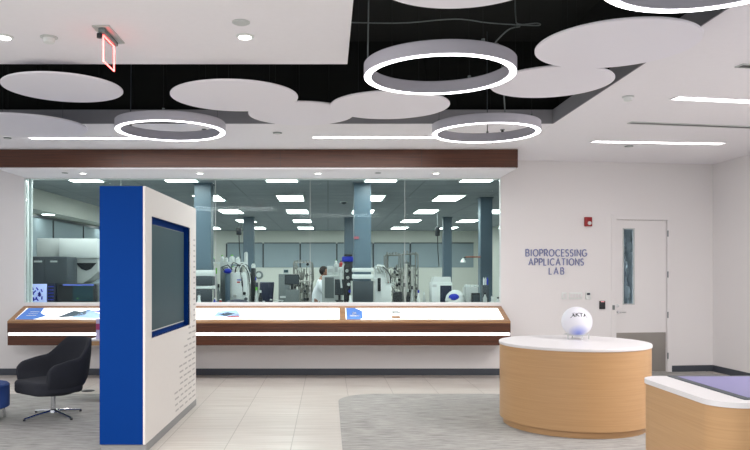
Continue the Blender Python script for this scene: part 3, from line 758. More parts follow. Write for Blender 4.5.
# --- person in lab coat
def skin_chain(name, verts, edges, mat_, parent, sub=2):
    me = bpy.data.meshes.new(name); me.from_pydata([v[:3] for v in verts], edges, [])
    o = bpy.data.objects.new(name, me); COL.objects.link(o); o.parent = parent
    md = o.modifiers.new('skin', 'SKIN'); md.use_smooth_shade = True
    sk = me.skin_vertices[0].data
    for i, v in enumerate(verts):
        sk[i].radius = (v[3], v[4] if len(v) > 4 else v[3]); sk[i].use_root = (i == 0)
    s = o.modifiers.new('sub', 'SUBSURF'); s.levels = sub; s.render_levels = sub
    me.materials.append(M[mat_])
    return o
per = empty('person', (px(318, 16.6), 16.6, 0), 'person in a white lab coat leaning right over the bench equipment', 'person')
# local x = the way they face (towards image right)
bv = [(0, 0, .95, .13, .15), (.02, 0, 1.15, .12, .15), (.05, 0, 1.38, .12, .17), (.08, 0, 1.5, .055), (.11, 0, 1.58, .055),
      (.05, -.17, 1.42, .055), (.12, -.24, 1.18, .045), (.32, -.2, 1.14, .035), (.40, -.18, 1.15, .03),
      (.05, .17, 1.42, .055), (.12, .24, 1.18, .045), (.32, .2, 1.16, .035), (.40, .18, 1.18, .03),
      (0, -.1, .85, .09), (.02, -.11, .48, .06), (0, -.11, .09, .045), (.13, -.12, .04, .035),
      (0, .1, .85, .09), (.02, .11, .48, .06), (0, .11, .09, .045), (.13, .12, .04, .035)]
be = [(0, 1), (1, 2), (2, 3), (3, 4), (2, 5), (5, 6), (6, 7), (7, 8), (2, 9), (9, 10), (10, 11), (11, 12), (0, 13), (13, 14), (14, 15), (15, 16), (0, 17), (17, 18), (18, 19), (19, 20)]
skin_chain('body', bv, be, 'skin', per)
cv = [(0, 0, .95, .16, .18), (.02, 0, 1.15, .145, .175), (.05, 0, 1.38, .14, .19), (.075, 0, 1.47, .08),
      (.05, -.18, 1.42, .075), (.12, -.25, 1.18, .06), (.31, -.205, 1.14, .05),
      (.05, .18, 1.42, .075), (.12, .25, 1.18, .06), (.31, .205, 1.16, .05), (0, 0, .7, .18, .2), (0, 0, .48, .2, .22)]
skin_chain('lab_coat', cv, [(0, 1), (1, 2), (2, 3), (2, 4), (4, 5), (5, 6), (2, 7), (7, 8), (8, 9), (0, 10), (10, 11)], 'coat', per)
tv = [(0, 0, .92, .12, .14), (0, -.1, .82, .1), (.02, -.11, .48, .08), (0, -.11, .08, .07), (0, .1, .82, .1), (.02, .11, .48, .08), (0, .11, .08, .07)]
skin_chain('trousers', tv, [(0, 1), (1, 2), (2, 3), (0, 4), (4, 5), (5, 6)], 'trouser', per)
b = MB(); b.sphere((.15, 0, 1.66), .095, 20, 16, (1.0, .8, 1.2)); b.sphere((.25, 0, 1.63), .02, 8, 8, (1.2, .7, 1.2))
for sy in (-1, 1): b.sphere((.14, sy*.078, 1.65), .022, 8, 8, (.7, .4, 1.2))
b.build('head', 'skin', per)
b = MB(); b.sphere((.13, 0, 1.69), .102, 20, 16, (1.02, .88, 1.1)); 
for v in b.bm.verts:
    if v.co.x > .17 and v.co.z < 1.72: v.co.x = .15
b.build('hair', 'hair', per)
for sy in (-1, 1):
    b = MB(); b.sphere((.45, sy*.18, 1.15+(.03 if sy > 0 else 0)), .04, 12, 8, (1.2, .45, .8))
    for k in range(4):
        zz = 1.175-.018*k+(.03 if sy > 0 else 0); ln = (.07, .08, .075, .06)[k]
        b.tube([(.48, sy*.18, zz), (.48+ln*.6, sy*.18-.005, zz-.005), (.48+ln, sy*.17, zz-.03)], [.009, .008, .006], 6)
    b.tube([(.43, sy*.17, 1.17), (.47, sy*.14, 1.19), (.50, sy*.14, 1.18)], [.011, .009, .007], 6)
    b.build('hand', 'skin', per)

# ================================================================ LEDGE DISPLAY UNDER THE WINDOW
YF = 11.0
ct = empty('display_ledge', ((XL+XR)/2, 11.3, .52), 'long walnut ledge with sloping backlit panels mounted under the lab window', 'display ledge')
def loc_(x): return x-(XL+XR)/2
zb0, zf0, zk0 = pz(345.4, YF), pz(321.3, YF), pz(306, YW)
o0 = .52
zl1, zl0 = pz(332.6, YF), pz(335.6, YF)
y0l, y1l = YF-11.3, YW-11.3-.001
b = MB()
b.prism([(y0l, zl1-o0), (y1l, zl1-o0), (y1l, zk0-.03-o0), (y0l, zf0-.03-o0)], -L2, L2, 'yz')
b.build('upper_carcass', 'walnut', ct, smooth=False)
MB().box(-L2, L2, y0l+.01, y1l, zb0-o0, zl0-o0).build('lower_carcass', 'walnut', ct, smooth=False)
b = MB(); b.box(-L2+.01, L2-.012, y0l+.016, y1l, zl0-o0+.001, zl1-o0-.001); b.build('light_groove', 'groove', ct, smooth=False)
# sloping frame
sl = (zk0-zf0)/(y1l-y0l)
def slab(b, x0, x1, s0, s1, lift0, lift1):      # s along slope 0..1
    ya, yb = y0l+(y1l-y0l)*s0, y0l+(y1l-y0l)*s1
    za, zb_ = zf0-o0+(zk0-zf0)*s0-.03, zf0-o0+(zk0-zf0)*s1-.03
    b.prism([(ya, za+lift0), (yb, zb_+lift0), (yb, zb_+lift1), (ya, za+lift1)], x0, x1, 'yz')
cut = [XL, px(180, 11.3), px(342.6, 11.3), XR]
b = MB(); slab(b, -L2, L2, 0, .12, 0, .03); slab(b, -L2, L2, .9, 1, 0, .03)
for x in cut: 
    xx = loc_(x); a, c_ = max(xx-.045, -L2), min(xx+.045, L2)
    if xx < -L2+.01: c_ = xx+.075
    if xx > L2-.01: a = xx-.075
    slab(b, a, c_, .12, .9, 0, .03)
b.build('top_frame', 'edgewood', ct, smooth=False)
# backlit panels with prints
for i in range(3):
    x0, x1 = loc_(cut[i])+(.075 if i == 0 else .045), loc_(cut[i+1])-(.075 if i == 2 else .045)
    b = MB(); slab(b, x0+.001, x1-.001, .121, .899, .004, .022); pn = b.build('backlit_panel', 'display', ct, smooth=False)
    def quad(poly, m, nm):
        b = MB(); 
        A = []
        for lift in (.0245, .027):
            A.append([b.bm.verts.new((u, y0l+(y1l-y0l)*s, zf0-o0+(zk0-zf0)*s-.03+lift)) for u, s in poly])
        n = len(poly); b.bm.faces.new(A[0]); b.bm.faces.new(A[1])
        for k in range(n): b.bm.faces.new((A[0][k], A[0][(k+1) % n], A[1][(k+1) % n], A[1][k]))
        return b.build(nm, m, pn, smooth=False)
    pb = PR = None
    if i == 0:
        quad([(x0+.01, .14), (x0+.28, .14), (x0+.43, .36), (x0+.30, .56), (x0+.28, .88), (x0+.03, .88)], 'printblue' if 'printblue' in M else M.setdefault('printblue', mat('print_blue', rgb(70, 120, 200), .5, emit=rgb(80, 130, 210), es=.35)), 'print')
        pb = M.setdefault('printpale', mat('print_pale', rgb(170, 200, 230), .5, emit=rgb(160, 195, 230), es=.5))
        quad([(x0+.62, .25), (x0+.80, .70), (x0+.92, .62), (x0+1.05, .75), (x0+1.02, .4)], 'pillar', 'print')
        quad([(x0+.85, .25), (x0+1.0, .8), (x0+1.35, .35), (x0+1.25, .2)], pb, 'print')
        quad([(x0+1.05, .7), (x0+1.3, .72), (x0+1.33, .55)], 'vblue', 'print')
        for k in range(3): quad([(x0+.12, .36+k*.12), (x0+.27, .36+k*.12), (x0+.27, .41+k*.12), (x0+.12, .41+k*.12)], 'letterw', 'print')
    if i == 1:
        xx = loc_(px(214, 11.3))
        quad([(xx, .3), (xx+.05, .65), (xx+.34, .75), (xx+.44, .35)], pb or 'printpale', 'print')
        quad([(xx+.06, .45), (xx+.2, .6), (xx+.34, .5), (xx+.2, .35)], 'dgrey', 'print'); quad([(xx+.2, .28), (xx+.38, .5), (xx+.42, .3)], 'vred', 'print')
        for k in range(4): quad([(xx+1.35, .3+k*.13), (xx+1.62-.05*(k % 2), .3+k*.13), (xx+1.62-.05*(k % 2), .33+k*.13), (xx+1.35, .33+k*.13)], 'lgrey', 'print')
    if i == 2:
        xx = x0+.015
        quad([(xx, .14), (xx+.2, .14), (xx+.25, .25), (xx+.25, .68), (xx+.14, .88), (xx, .88)], 'printblue', 'print')
        quad([(xx+.05, .32), (xx+.2, .32), (xx+.2, .42), (xx+.05, .42)], 'letterw', 'print')
        quad([(xx+.09, .45), (xx+.16, .45), (xx+.15, .6), (xx+.1, .6)], 'letterw', 'print')
        xx = loc_(px(391, 11.3))
        quad([(xx, .2), (xx+.13, .2), (xx+.13, .36), (xx, .36)], 'edgewood', 'print'); quad([(xx+.02, .5), (xx+.2, .5), (xx+.12, .68), (xx+.02, .7)], 'lgrey', 'print')
        for q in (449, 482):
            xx = loc_(px(q, 11.3))
            for k in range(3): quad([(xx, .35+k*.14), (xx+.12+.04*k, .35+k*.14), (xx+.12+.04*k, .38+k*.14), (xx, .38+k*.14)], 'lgrey', 'print')

# ================================================================ DOOR WALL
def wobj(name, pxx, z, label=None, cat=None, group=None):
    x, y = wallpt(pxx)
    e = bpy.data.objects.new(name, None); COL.objects.link(e); e.location = (x, y, z); e.rotation_euler = (0, 0, WANG); e.empty_display_size = .1
    if label: tag(e, label, cat, group)
    return e
dr = wobj('door_1', 641.5, 0); dr['kind'] = 'structure'
DW = (T1-T0)/2
Yd = wallpt(641)[1]
def dz(y): return pz(y, Yd)
def dx(x): return wt(x)-(T0+T1)/2
b = MB(); b.box(-DW-.045, -DW+.03, -.02, .1, 0, DZ+.045); b.box(DW-.03, DW+.045, -.02, .1, 0, DZ+.045); b.box(-DW+.03, DW-.03, -.02, .1, DZ-.03, DZ+.045)
b.build('door_frame', 'wall', dr, smooth=False)
gx0, gx1, gz0, gz1 = dx(624), dx(634.6), dz(304), dz(228.8)
b = MB(); d0, d1 = .02, .065; e1, e2 = -DW+.036, DW-.036
b.box(e1, gx0, d0, d1, .01, DZ-.036); b.box(gx1, e2, d0, d1, .01, DZ-.036); b.box(gx0, gx1, d0, d1, .01, gz0); b.box(gx0, gx1, d0, d1, gz1, DZ-.036)
leaf = b.build('door_leaf', 'wall', dr, smooth=False)
MB().box(-DW+.0295, DW-.0295, .064, .09, DZ-.05, DZ-.0295).build('door_stop', 'mgrey', dr, smooth=False)
b = MB(); b.box(gx0-.012, gx0+.006, .012, d0+.002, gz0-.012, gz1+.012); b.box(gx1-.006, gx1+.012, .012, d0+.002, gz0-.012, gz1+.012)
b.box(gx0, gx1, .012, d0+.002, gz0-.012, gz0+.006); b.box(gx0, gx1, .012, d0+.002, gz1-.006, gz1+.012)
b.build('glazing_bead', 'lgrey', leaf, smooth=False)
MB().box(gx0, gx1, .035, .042, gz0, gz1).build('glass_pane', 'glassx', leaf, smooth=False)
MB().box(e1+.01, e2-.01, .014, d0, .012, dz(332.6)).build('kick_plate', 'kick', leaf, smooth=False)
hx, hz = dx(618), dz(312)
b = MB(); b.lathe([(.028, -.008), (.028, .0)], (hx, d0-.001, hz), 20, axis='y'); b.tube([(hx, d0, hz), (hx, -.035, hz), (hx+.03, -.04, hz), (hx+.12, -.04, hz)], .009, 8); b.build('lever_handle', 'chrome', leaf)
MB().lathe([(.026, -.014), (.026, .0)], (hx, d0-.001, dz(305.5)), 20, axis='y').build('deadbolt', 'chrome', leaf)
for y in (233.5, 274.5, 315, 356): MB().tube([(DW-.03, -.026, dz(y)-.05), (DW-.03, -.026, dz(y)+.05)], .011, 8).build('hinge', 'mgrey', dr)
MB().box(-DW-.04, -DW-.005, -.035, -.02, dz(309.5), dz(305)).build('strike_plate', 'mgrey', dr, smooth=False)
# crumpled protective film seen through the door glass: draped sheet on a stand behind the door
x_, y_ = wallpt(630)
e = empty('film_drape', (x_+.1, y_+.75, 0), 'crumpled clear film hanging behind the door glass', 'film')
b = MB(); N = 24
vs = [[b.bm.verts.new((-.4+.8*i/N, .07*math.sin(i*1.9+k*.4)+.05*math.sin(k*1.3+i), .5+2.0*k/N)) for i in range(N+1)] for k in range(N+1)]
for k in range(N):
    for i in range(N): b.bm.faces.new((vs[k][i], vs[k][i+1], vs[k+1][i+1], vs[k+1][i]))
b.build('film_sheet', mat('film', rgb(215, 225, 232), .15), e)
MB().tube([(-.45, .0, 0), (-.45, 0, 2.55), (.45, 0, 2.55), (.45, 0, 0)], .015, 8).build('stand_frame', 'steel', e)

def wallplate(name, x0, x1, ya, yb, m, label, cat, dep=.015, bev=.004):
    xm = (x0+x1)/2; Yq = wallpt(xm)[1]
    e = wobj(name, xm, pz((ya+yb)/2, Yq), label, cat)
    w, h = (x1-x0)*Yq/F/2, (yb-ya)*Yq/F/2
    MB().box(-w, w, -dep, -.0005, -h, h, bev).build('body' if cat != 'switch' else 'faceplate', m, e)
    return e, w, h
e, w, h = wallplate('fire_alarm', 583.8, 591.2, 217.2, 226.4, 'red', 'red fire alarm strobe on the wall left of the door', 'fire alarm', .045, .008)
MB().lathe([(.028, -.02), (.03, 0)], (.01, -.045, -.025), 16, axis='y').build('strobe_lens', 'lwhite', e)
e, w, h = wallplate('card_reader', 599, 604.8, 300.8, 309, 'dark', 'black card reader beside the door handle', 'card reader', .025)
MB().box(-w*.6, w*.6, -.028, -.025, h-.018, h-.01).build('status_light', emis('red_led', (1, .1, .1, 1), 1.2), e, smooth=False)
e, w, h = wallplate('thermostat', 585.2, 590.6, 292, 299.4, 'lwhite', 'white thermostat with dark screen above the round table', 'thermostat', .02)
MB().box(-w*.6, w*.6, -.022, -.02, h*.2, h*.75).build('screen', 'dnavy', e, smooth=False)
e, w, h = wallplate('light_switch', 568.6, 582.4, 292.4, 299.2, 'lwhite', 'wide multi-gang white switch plate left of the thermostat', 'switch', .008)
for k in range(4): MB().box(-w+.02+k*(2*w-.03)/4, -w+.02+k*(2*w-.03)/4+.035, -.012, -.008, -.03, .03).build('rocker', 'white', e, smooth=False)
e, w, h = wallplate('light_switch', 561.4, 566.6, 292.4, 299.2, 'lwhite', 'narrow single white switch plate, leftmost on the door wall', 'switch', .008)
MB().box(-.018, .018, -.012, -.008, -.03, .03).build('rocker', 'white', e, smooth=False)

# lettering
sg = wobj('wall_lettering', 556, pz(262, wallpt(556)[1]), 'blue-grey raised lettering reading BIOPROCESSING APPLICATIONS LAB on the wall', 'sign')
Ys = wallpt(556)[1]
def arcp(cx, cy, rx, ry, a0, a1, n=12): return [(cx+rx*math.cos(math.radians(a0+(a1-a0)*i/n)), cy+ry*math.sin(math.radians(a0+(a1-a0)*i/n))) for i in range(n+1)]
GL = {  # width, strokes in a 0..1 high cell
 'B': (.58, [[(0, 0), (0, 1), (.3, 1)]+arcp(.3, .76, .22, .24, 90, -90)+[(0, .52)], [(.3, .52)]+arcp(.32, .26, .25, .26, 90, -90)+[(0, 0)]]),
 'I': (.12, [[(.06, 0), (.06, 1)]]),
 'O': (.86, [arcp(.43, .5, .43, .5, 0, 360, 24)]),
 'P': (.52, [[(0, 0), (0, 1), (.28, 1)]+arcp(.28, .73, .26, .27, 90, -90)+[(0, .46)]]),
 'R': (.56, [[(0, 0), (0, 1), (.28, 1)]+arcp(.28, .73, .26, .27, 90, -90)+[(0, .46)], [(.28, .46), (.56, 0)]]),
 'C': (.74, [arcp(.43, .5, .43, .5, 48, 312, 18)]),
 'E': (.46, [[(.46, 1), (0, 1), (0, 0), (.46, 0)], [(0, .52), (.4, .52)]]),
 'S': (.5, [arcp(.26, .75, .23, .25, 35, 250, 10)+arcp(.25, .26, .25, .26, 80, -150, 12)]),
 'N': (.64, [[(0, 0), (0, 1), (.64, 0), (.64, 1)]]),
 'G': (.8, [arcp(.43, .5, .43, .5, 48, 330, 18)+[(.8, .46), (.5, .46)]]),
 'A': (.76, [[(0, 0), (.38, 1), (.76, 0)], [(.13, .34), (.63, .34)]]),
 'L': (.42, [[(0, 1), (0, 0), (.42, 0)]]),
 'T': (.6, [[(0, 1), (.6, 1)], [(.3, 1), (.3, 0)]])}
def ribbon(b, pts, w, y0, y1):
    P = [Vector(p) for p in pts]; n = len(P); Lf, Rt = [], []
    for i in range(n):
        d1 = (P[i]-P[i-1]).normalized() if i else (P[1]-P[0]).normalized()
        d2 = (P[i+1]-P[i]).normalized() if i < n-1 else d1
        m = (d1+d2); m = m.normalized() if m.length > 1e-4 else d1
        nn = Vector((-m.y, m.x)); k = min(2.2, 1/max(.3, m.dot(d1))); Lf.append(P[i]+nn*w*k); Rt.append(P[i]-nn*w*k)
    V = [[b.bm.verts.new((q.x, y, q.y)) for q in side] for y in (y0, y1) for side in (Lf, Rt)]
    for i in range(n-1):
        for A, B in ((0, 1), (2, 3), (0, 2), (1, 3)): b.bm.faces.new((V[A][i], V[A][i+1], V[B][i+1], V[B][i]))
    for i in (0, n-1): b.bm.faces.new((V[0][i], V[1][i], V[3][i], V[2][i]))
for txt, xa, xb, ya, yb in (('BIOPROCESSING', 524.4, 588.0, 249.6, 256.2), ('APPLICATIONS', 527.4, 584.6, 258.7, 265.2), ('LAB', 548.6, 564.0, 267.8, 274.2)):
    W0 = (xb-xa)*Ys/F; H0 = (yb-ya)*Ys/F; x_l = (xa-556)*Ys/F; zb_ = (262-yb)*Ys/F
    nat = sum(GL[c][0] for c in txt)*H0; gap = (W0-nat)/(len(txt)-1); sx_ = .88; gap = (W0-nat*sx_)/(len(txt)-1)
    x = x_l
    for c in txt:
        w_, st = GL[c]; b = MB()
        for q, pts in enumerate(st): ribbon(b, [(x+u*H0*sx_, zb_+v*H0) for u, v in pts], 0.066*H0, -.016-.0004*q, -.003)
        b.build('letter', 'letter', sg, smooth=False); x += w_*H0*sx_+gap

# ================================================================ CEILING THINGS
# acoustic discs
discs = [(-2.427, 6.60, .529, 1.69, 'large white ceiling disc at the far left, below the red exit sign'), (-3.36, 7.98, .664, 1.62, 'white ceiling disc at the left edge, lower of the two there'),
         (-.886, 6.836, .601, 1.67, 'white ceiling disc left of centre, leftmost of the overlapping three'), (-.288, 7.729, .566, 1.70, 'white ceiling disc, middle and farthest of the overlapping three'),
         (.614, 7.174, .593, 1.66, 'white ceiling disc behind the biggest ring lamp, rightmost of the overlapping three'), (2.051, 5.132, .557, 1.62, 'largest white ceiling disc at the upper right'),
         (1.997, 6.45, .535, 1.70, 'white ceiling disc tucked behind the largest one at the right'), (.775, 4.08, .54, 1.70, 'white ceiling disc cut off by the top of the picture')]
for X_, Yq, r, hh, lb in discs:
    hh -= .012
    e = empty('ceiling_disc', (X_, Yq, EH+hh), lb, 'acoustic panel', 'round acoustic ceiling panels')
    MB().lathe([(r-.004, 0), (r, .004), (r, .014), (r-.004, .018)], n=96).build('panel', 'cloud', e)
    for k in range(3):
        a = 2*PI*k/3+.5
        MB().tube([(r*.6*math.cos(a), r*.6*math.sin(a), .018), (r*.6*math.cos(a), r*.6*math.sin(a), 4.5-EH-hh if not (X_+r*.6*math.cos(a) > OX1-.05 or Yq+r*.6*math.sin(a) > OY1-.05) else CH-EH-hh)], .0015, 5).build('suspension_wire', 'darkpipe', e)
# ring lamps
RR = .59
for X_, Y_, a0, wm, lb in ((.871, 5.635, PI*.97, 'mgrey', 'illuminated ring pendant at upper centre, biggest one fully in view'), (-1.713, 7.85, PI*.86, 'dgrey', 'illuminated ring pendant at the left above the kiosk'),
                   (1.743, 7.96, .42*PI, 'dgrey', 'illuminated ring pendant at centre right above the window corner'), (2.0, 3.67, .3, 'dgrey', 'illuminated ring pendant at the top right, cut by the frame')):
    e = empty('ring_pendant', (X_, Y_, 3.19), lb, 'pendant lamp', 'illuminated ring pendants')
    MB().lathe([(RR, .006), (RR, .1), (RR-.006, .106), (RR-.054, .106), (RR-.06, .1), (RR-.06, .006), (RR-.054, .004), (RR-.006, .004)], n=128, closed=True).build('housing', 'alu', e)
    MB().lathe([(RR-.005, 0), (RR-.005, .0038), (RR-.055, .0038), (RR-.055, 0)], n=128, closed=True).build('light_ring', 'ledw', e)
    for k in range(3):
        a = a0+2*PI*k/3
        x, y = (RR-.03)*math.cos(a), (RR-.03)*math.sin(a)
        MB().tube([(x, y, .106), (x*.97, y, 4.5-3.19)], .006 if k == 0 else .0015, 5).build('suspension_cable', wm if k == 0 else 'darkpipe', e)
        MB().lathe([(.014, .106), (.014, .13)], (x, y, 0), 10).build('cable_grip', 'mgrey', e)
# pipes and cables in the void
for i in range(3):
    x = px(176+17*i, 7.0)
    tag(MB().tube([(x-.05, 6.0, 4.32), (x+.12, 8.82, 4.30)], .07, 16).build('duct_pipe', 'darkpipe'), 'dark pipe in the black ceiling void, %s of three above the left discs' % ('left', 'middle', 'right')[i], 'pipe', 'pipes in the ceiling void')
P = hose([(px(332, 6.9), 6.9, pz(22, 6.9)), (px(400, 6.9), 6.9, pz(23, 6.9)), (px(455, 6.9), 6.9, pz(19, 6.9)), (px(490, 6.9), 6.9, pz(23, 6.9)), (px(536, 6.9), 6.9, pz(25.5, 6.9)), (px(537, 6.85), 6.85, pz(23, 6.85)), (px(519, 6.8), 6.8, pz(24, 6.8)), (px(515.5, 6.8), 6.8, pz(15, 6.8)), (px(515.5, 6.8), 6.8, 4.5)], 0, '', '')
tag(MB().tube(P, .006, 6).build('flexible_conduit', 'mgrey'), 'thin grey conduit snaking across the black ceiling void', 'conduit')
P = hose([(px(520, 6.8), 6.8, pz(26.5, 6.8)), (px(508, 6.8), 6.8, pz(30, 6.8)), (px(501.5, 6.9), 7.2, pz(38, 7.0)), (px(500.5, 7.4), 7.4, pz(50, 7.4)), (px(501, 7.9), 7.7, 3.30)], 0, '', '')
tag(MB().tube(P, .007, 6).build('flexible_conduit', 'mgrey'), 'thin grey conduit dropping towards the centre right ring pendant', 'conduit')
# strips
def on_ceil(x, y): Yq = F*(CH-EH)/(VY-y); return px(x, Yq), Yq
def strip(xa, ya, xb, yb, label, w=.13, m='strip', name='strip_light', cat='strip light', group='white strip lights in the ceiling'):
    A = Vector(on_ceil(xa, ya)); B = Vector(on_ceil(xb, yb)); c = (A+B)/2; ln = (B-A).length/2
    e = empty(name, (c.x, c.y, CH-.012), label, cat, group, math.atan2(B.y-A.y, B.x-A.x))
    b = MB(); b.box(-ln-.012, ln+.012, -w/2-.01, -w/2, 0, .0115); b.box(-ln-.012, ln+.012, w/2, w/2+.01, 0, .0115); b.box(-ln-.012, -ln, -w/2, w/2, 0, .0115); b.box(ln, ln+.012, -w/2, w/2, 0, .0115)
    b.build('trim', 'ceil' if m == 'strip' else 'lgrey', e, smooth=False)
    MB().box(-ln, ln, -w/2, w/2, .004, .0113).build('diffuser' if m == 'strip' else 'slot', m, e, smooth=False)
strip(30, 137.6, 150, 137.6, 'long strip light in the ceiling at the left, running into the ring lamp')
strip(313, 136.8, 450, 136.8, 'long strip light in the ceiling at the centre above the walnut header')
strip(593, 141, 722.5, 143.2, 'strip light in the ceiling right of centre, nearest the door wall')
strip(675, 97.2, 830, 104.5, 'strip light in the ceiling at the right edge of the picture')
strip(630.5, 122.2, 830, 130, 'dark linear air slot between the two right strip lights', .08, 'dark', 'air_slot', 'air vent', None)
strip(740, 65, 830, 70, 'short dark air slot at the top right edge of the picture', .08, 'dark', 'air_slot', 'air vent', None)
# detectors, sprinklers, downlights
def ceil_round(name, x, y, r, m1, m2, label, cat, prof=None, group=None, z=CH, on=None):
    X_, Y_ = on_ceil(x, y) if on is None else on
    e = empty(name, (X_, Y_, z), label, cat, group)
    MB().lathe([(r*.8, -.012), (r, -.006), (r, -.0008)], n=28).build('trim_ring', m1, e)
    MB().lathe(prof or [(r*.72, -.014), (r*.74, -.004)], n=24).build('lens' if cat == 'downlight' else 'sensor', m2, e)
    return e
dom = [(r_, z_) for r_, z_ in ((.02, -.05), (.04, -.045), (.045, -.012))]
ceil_round('smoke_detector', 49, 37, .065, 'lgrey', 'lwhite', 'round white smoke detector left of the red exit sign', 'smoke detector', dom)
ceil_round('ceiling_speaker', 241, 22, .065, 'lgrey', 'lgrey', 'small flat grey disc on the ceiling above the right downlight', 'ceiling disc')
ceil_round('smoke_detector', 628, 96.5, .06, 'lgrey', 'lwhite', 'round white smoke detector on the right ceiling', 'smoke detector', dom)
ceil_round('sprinkler_cover', 629, 146, .06, 'mgrey', 'lgrey', 'small flat grey disc behind the right strip light', 'sprinkler')
ceil_round('sprinkler_cover', 7.5, 137.8, .05, 'mgrey', 'lgrey', 'small flat grey disc at the left end of the left strip light', 'sprinkler')
ceil_round('sprinkler_cover', 277.5, 132.7, .06, 'mgrey', 'lgrey', 'small flat grey disc on the ceiling behind the overlapping discs', 'sprinkler')
ceil_round('fire_sprinkler', 204, 129, .03, 'mgrey', 'dark', 'small dark sprinkler head seen inside the left ring pendant', 'sprinkler', [(.012, -.06), (.02, -.04), (.012, -.005)])
ceil_round('fire_sprinkler', 502.5, 129.5, .03, 'mgrey', 'dark', 'small dark sprinkler head seen inside the centre right ring pendant', 'sprinkler', [(.012, -.06), (.02, -.04), (.012, -.005)])
def downlight(x, y, label, z=CH, on=None, power=10, r=.07):
    e = ceil_round('downlight', x, y, r, 'lwhite', 'downl', label, 'downlight', None, 'round downlights', z, on)
    d = bpy.data.lights.new('downlight_lamp', 'SPOT'); d.energy = power; d.spot_size = math.radians(100); d.spot_blend = .8; d.shadow_soft_size = .05; d.color = (1, .96, .92)
    o = bpy.data.objects.new('downlight_lamp', d); COL.objects.link(o); o.parent = e; o.location = (0, 0, -.03)
downlight(4, 36.5, 'glowing downlight in the ceiling at the top left edge', power=40)
downlight(245, 36, 'glowing downlight in the left ceiling between exit sign and void', power=40)
for i, x in enumerate((83, 200, 318, 436)):
    downlight(0, 0, 'small glowing downlight in the header soffit, %s' % ('left of the kiosk', 'above the left lab pillar', 'above the middle of the window', 'right of the centre pillar')[i], 3.178, (px(x, 11.02), 11.02), 14, .06)
for i, x in enumerate((65, 378)):
    e = empty('sprinkler_cover', (px(x, 11.02), 11.02, 3.178), 'unlit grey disc in the header soffit %s' % ('at its left end' if i == 0 else 'near the centre pillar'), 'sprinkler')
    MB().lathe([(.045, -.006), (.05, -.0008)], n=24).build('cover', 'mgrey', e)
# exit sign
ex = empty('exit_sign', (-1.662, 5.46, CH), 'red edge-lit exit sign hanging from a steel plate in the left ceiling', 'exit sign')
MB().box(-.065, .065, -.2, .2, -.012, -.0008, .003).build('canopy_plate', 'steel', ex)
MB().box(-.025, .025, -.18, .16, -.045, -.0125, .006).build('housing', 'mgrey', ex)
MB().lathe([(.02, -.03), (.02, .0)], (-.02, -.16, -.05), 12).build('test_button', 'dark', ex)
b = MB(); b.box(-.004, .004, -.13, .13, -.24, -.0455); panel = b.build('acrylic_panel', glassmat('acrylic', (.97, .95, .95, 1), 1.02), ex, smooth=False)
b = MB()
for (ya, yb, za, zb_) in ((-.136, -.13, -.246, -.05), (.13, .136, -.246, -.05), (-.136, .136, -.246, -.24), (-.13, .13, -.056, -.05)): b.box(-.005, .005, ya, yb, za, zb_)
b.build('glowing_edge', 'redneon', panel, smooth=False)

# ================================================================ KIOSK
kx0, kx1, ky0, ky1, kh = -2.084, -1.664, 6.61, 9.0, 2.45
ks = empty('kiosk', ((kx0+kx1)/2, (ky0+ky1)/2, 0), 'tall free-standing kiosk with royal blue end and white side holding a screen', 'kiosk', rz=-.0117)
hw, hd_ = (kx1-kx0)/2, (ky1-ky0)/2
sy0, sy1, sz0, sz1 = 6.845-(ky0+ky1)/2, 8.62-(ky0+ky1)/2, 1.03, 2.19
b = MB(); b.box(-hw, hw-.02, -hd_, -hd_+.02, .075, kh); b.box(-hw, -hw+.02, -hd_+.02, hd_, .075, kh); b.box(-hw+.02, hw-.02, hd_-.02, hd_, .075, kh); b.box(-hw+.02, hw-.02, -hd_+.02, hd_-.02, kh-.02, kh)
b.build('blue_shell', 'blue', ks, smooth=False)
b = MB(); a0, a1 = hw-.02, hw
b.box(a0, a1, -hd_, sy0, .075, kh); b.box(a0, a1, sy1, hd_, .075, kh); b.box(a0, a1, sy0, sy1, .075, sz0); b.box(a0, a1, sy0, sy1, sz1, kh)
b.mi = 1
for row in range(30):                         # faint broken dashes printed on the side
    z = .13+row*.066
    if z > 2.3: break
    n0 = 5 if z < .35 else 4 if z < .6 else 3 if z < .85 else 2 if z < 1.0 else 1
    for k in range(n0):
        ln = .19-.03*((row+k) % 3); y1_ = hd_-.04-k*.235-(.05 if row % 2 else 0)
        if z > 1.0: y1_ = hd_-.06; ln = .10
        b.box(a1, a1+.0006, y1_-ln, y1_, z, z+.019)
b.build('white_side_panel', ['kwhite', mat('dash_grey', rgb(176, 172, 170), .5)], ks, smooth=False)
b = MB(); rd2 = .075
b.box(hw-rd2-.01, hw-rd2, sy0-.0, sy1, sz0, sz1)
b.box(hw-rd2, hw-.001, sy0-.008, sy0, sz0-.008, sz1+.008); b.box(hw-rd2, hw-.001, sy1, sy1+.008, sz0-.008, sz1+.008); b.box(hw-rd2, hw-.001, sy0, sy1, sz0-.008, sz0); b.box(hw-rd2, hw-.001, sy0, sy1, sz1, sz1+.008)
b.build('screen_recess', 'blue', ks, smooth=False)
b = MB(); b.box(hw-rd2, hw-rd2+.02, sy0+.01, sy1-.07, sz0+.045, sz1-.06, .003); mo = b.build('monitor', 'dark', ks)
MB().box(hw-rd2+.0195, hw-rd2+.0215, sy0+.02, sy1-.08, sz0+.058, sz1-.07).build('screen', 'kscreen', mo, smooth=False)
MB().box(hw-rd2+.0195, hw-rd2+.022, sy0+.02, sy1-.08, sz0+.045, sz0+.056).build('bezel_strip', 'lgrey', mo, smooth=False)
MB().box(-hw+.01, hw+.004, -hd_+.012, hd_, 0, .075).build('plinth', 'kbase', ks, smooth=False)
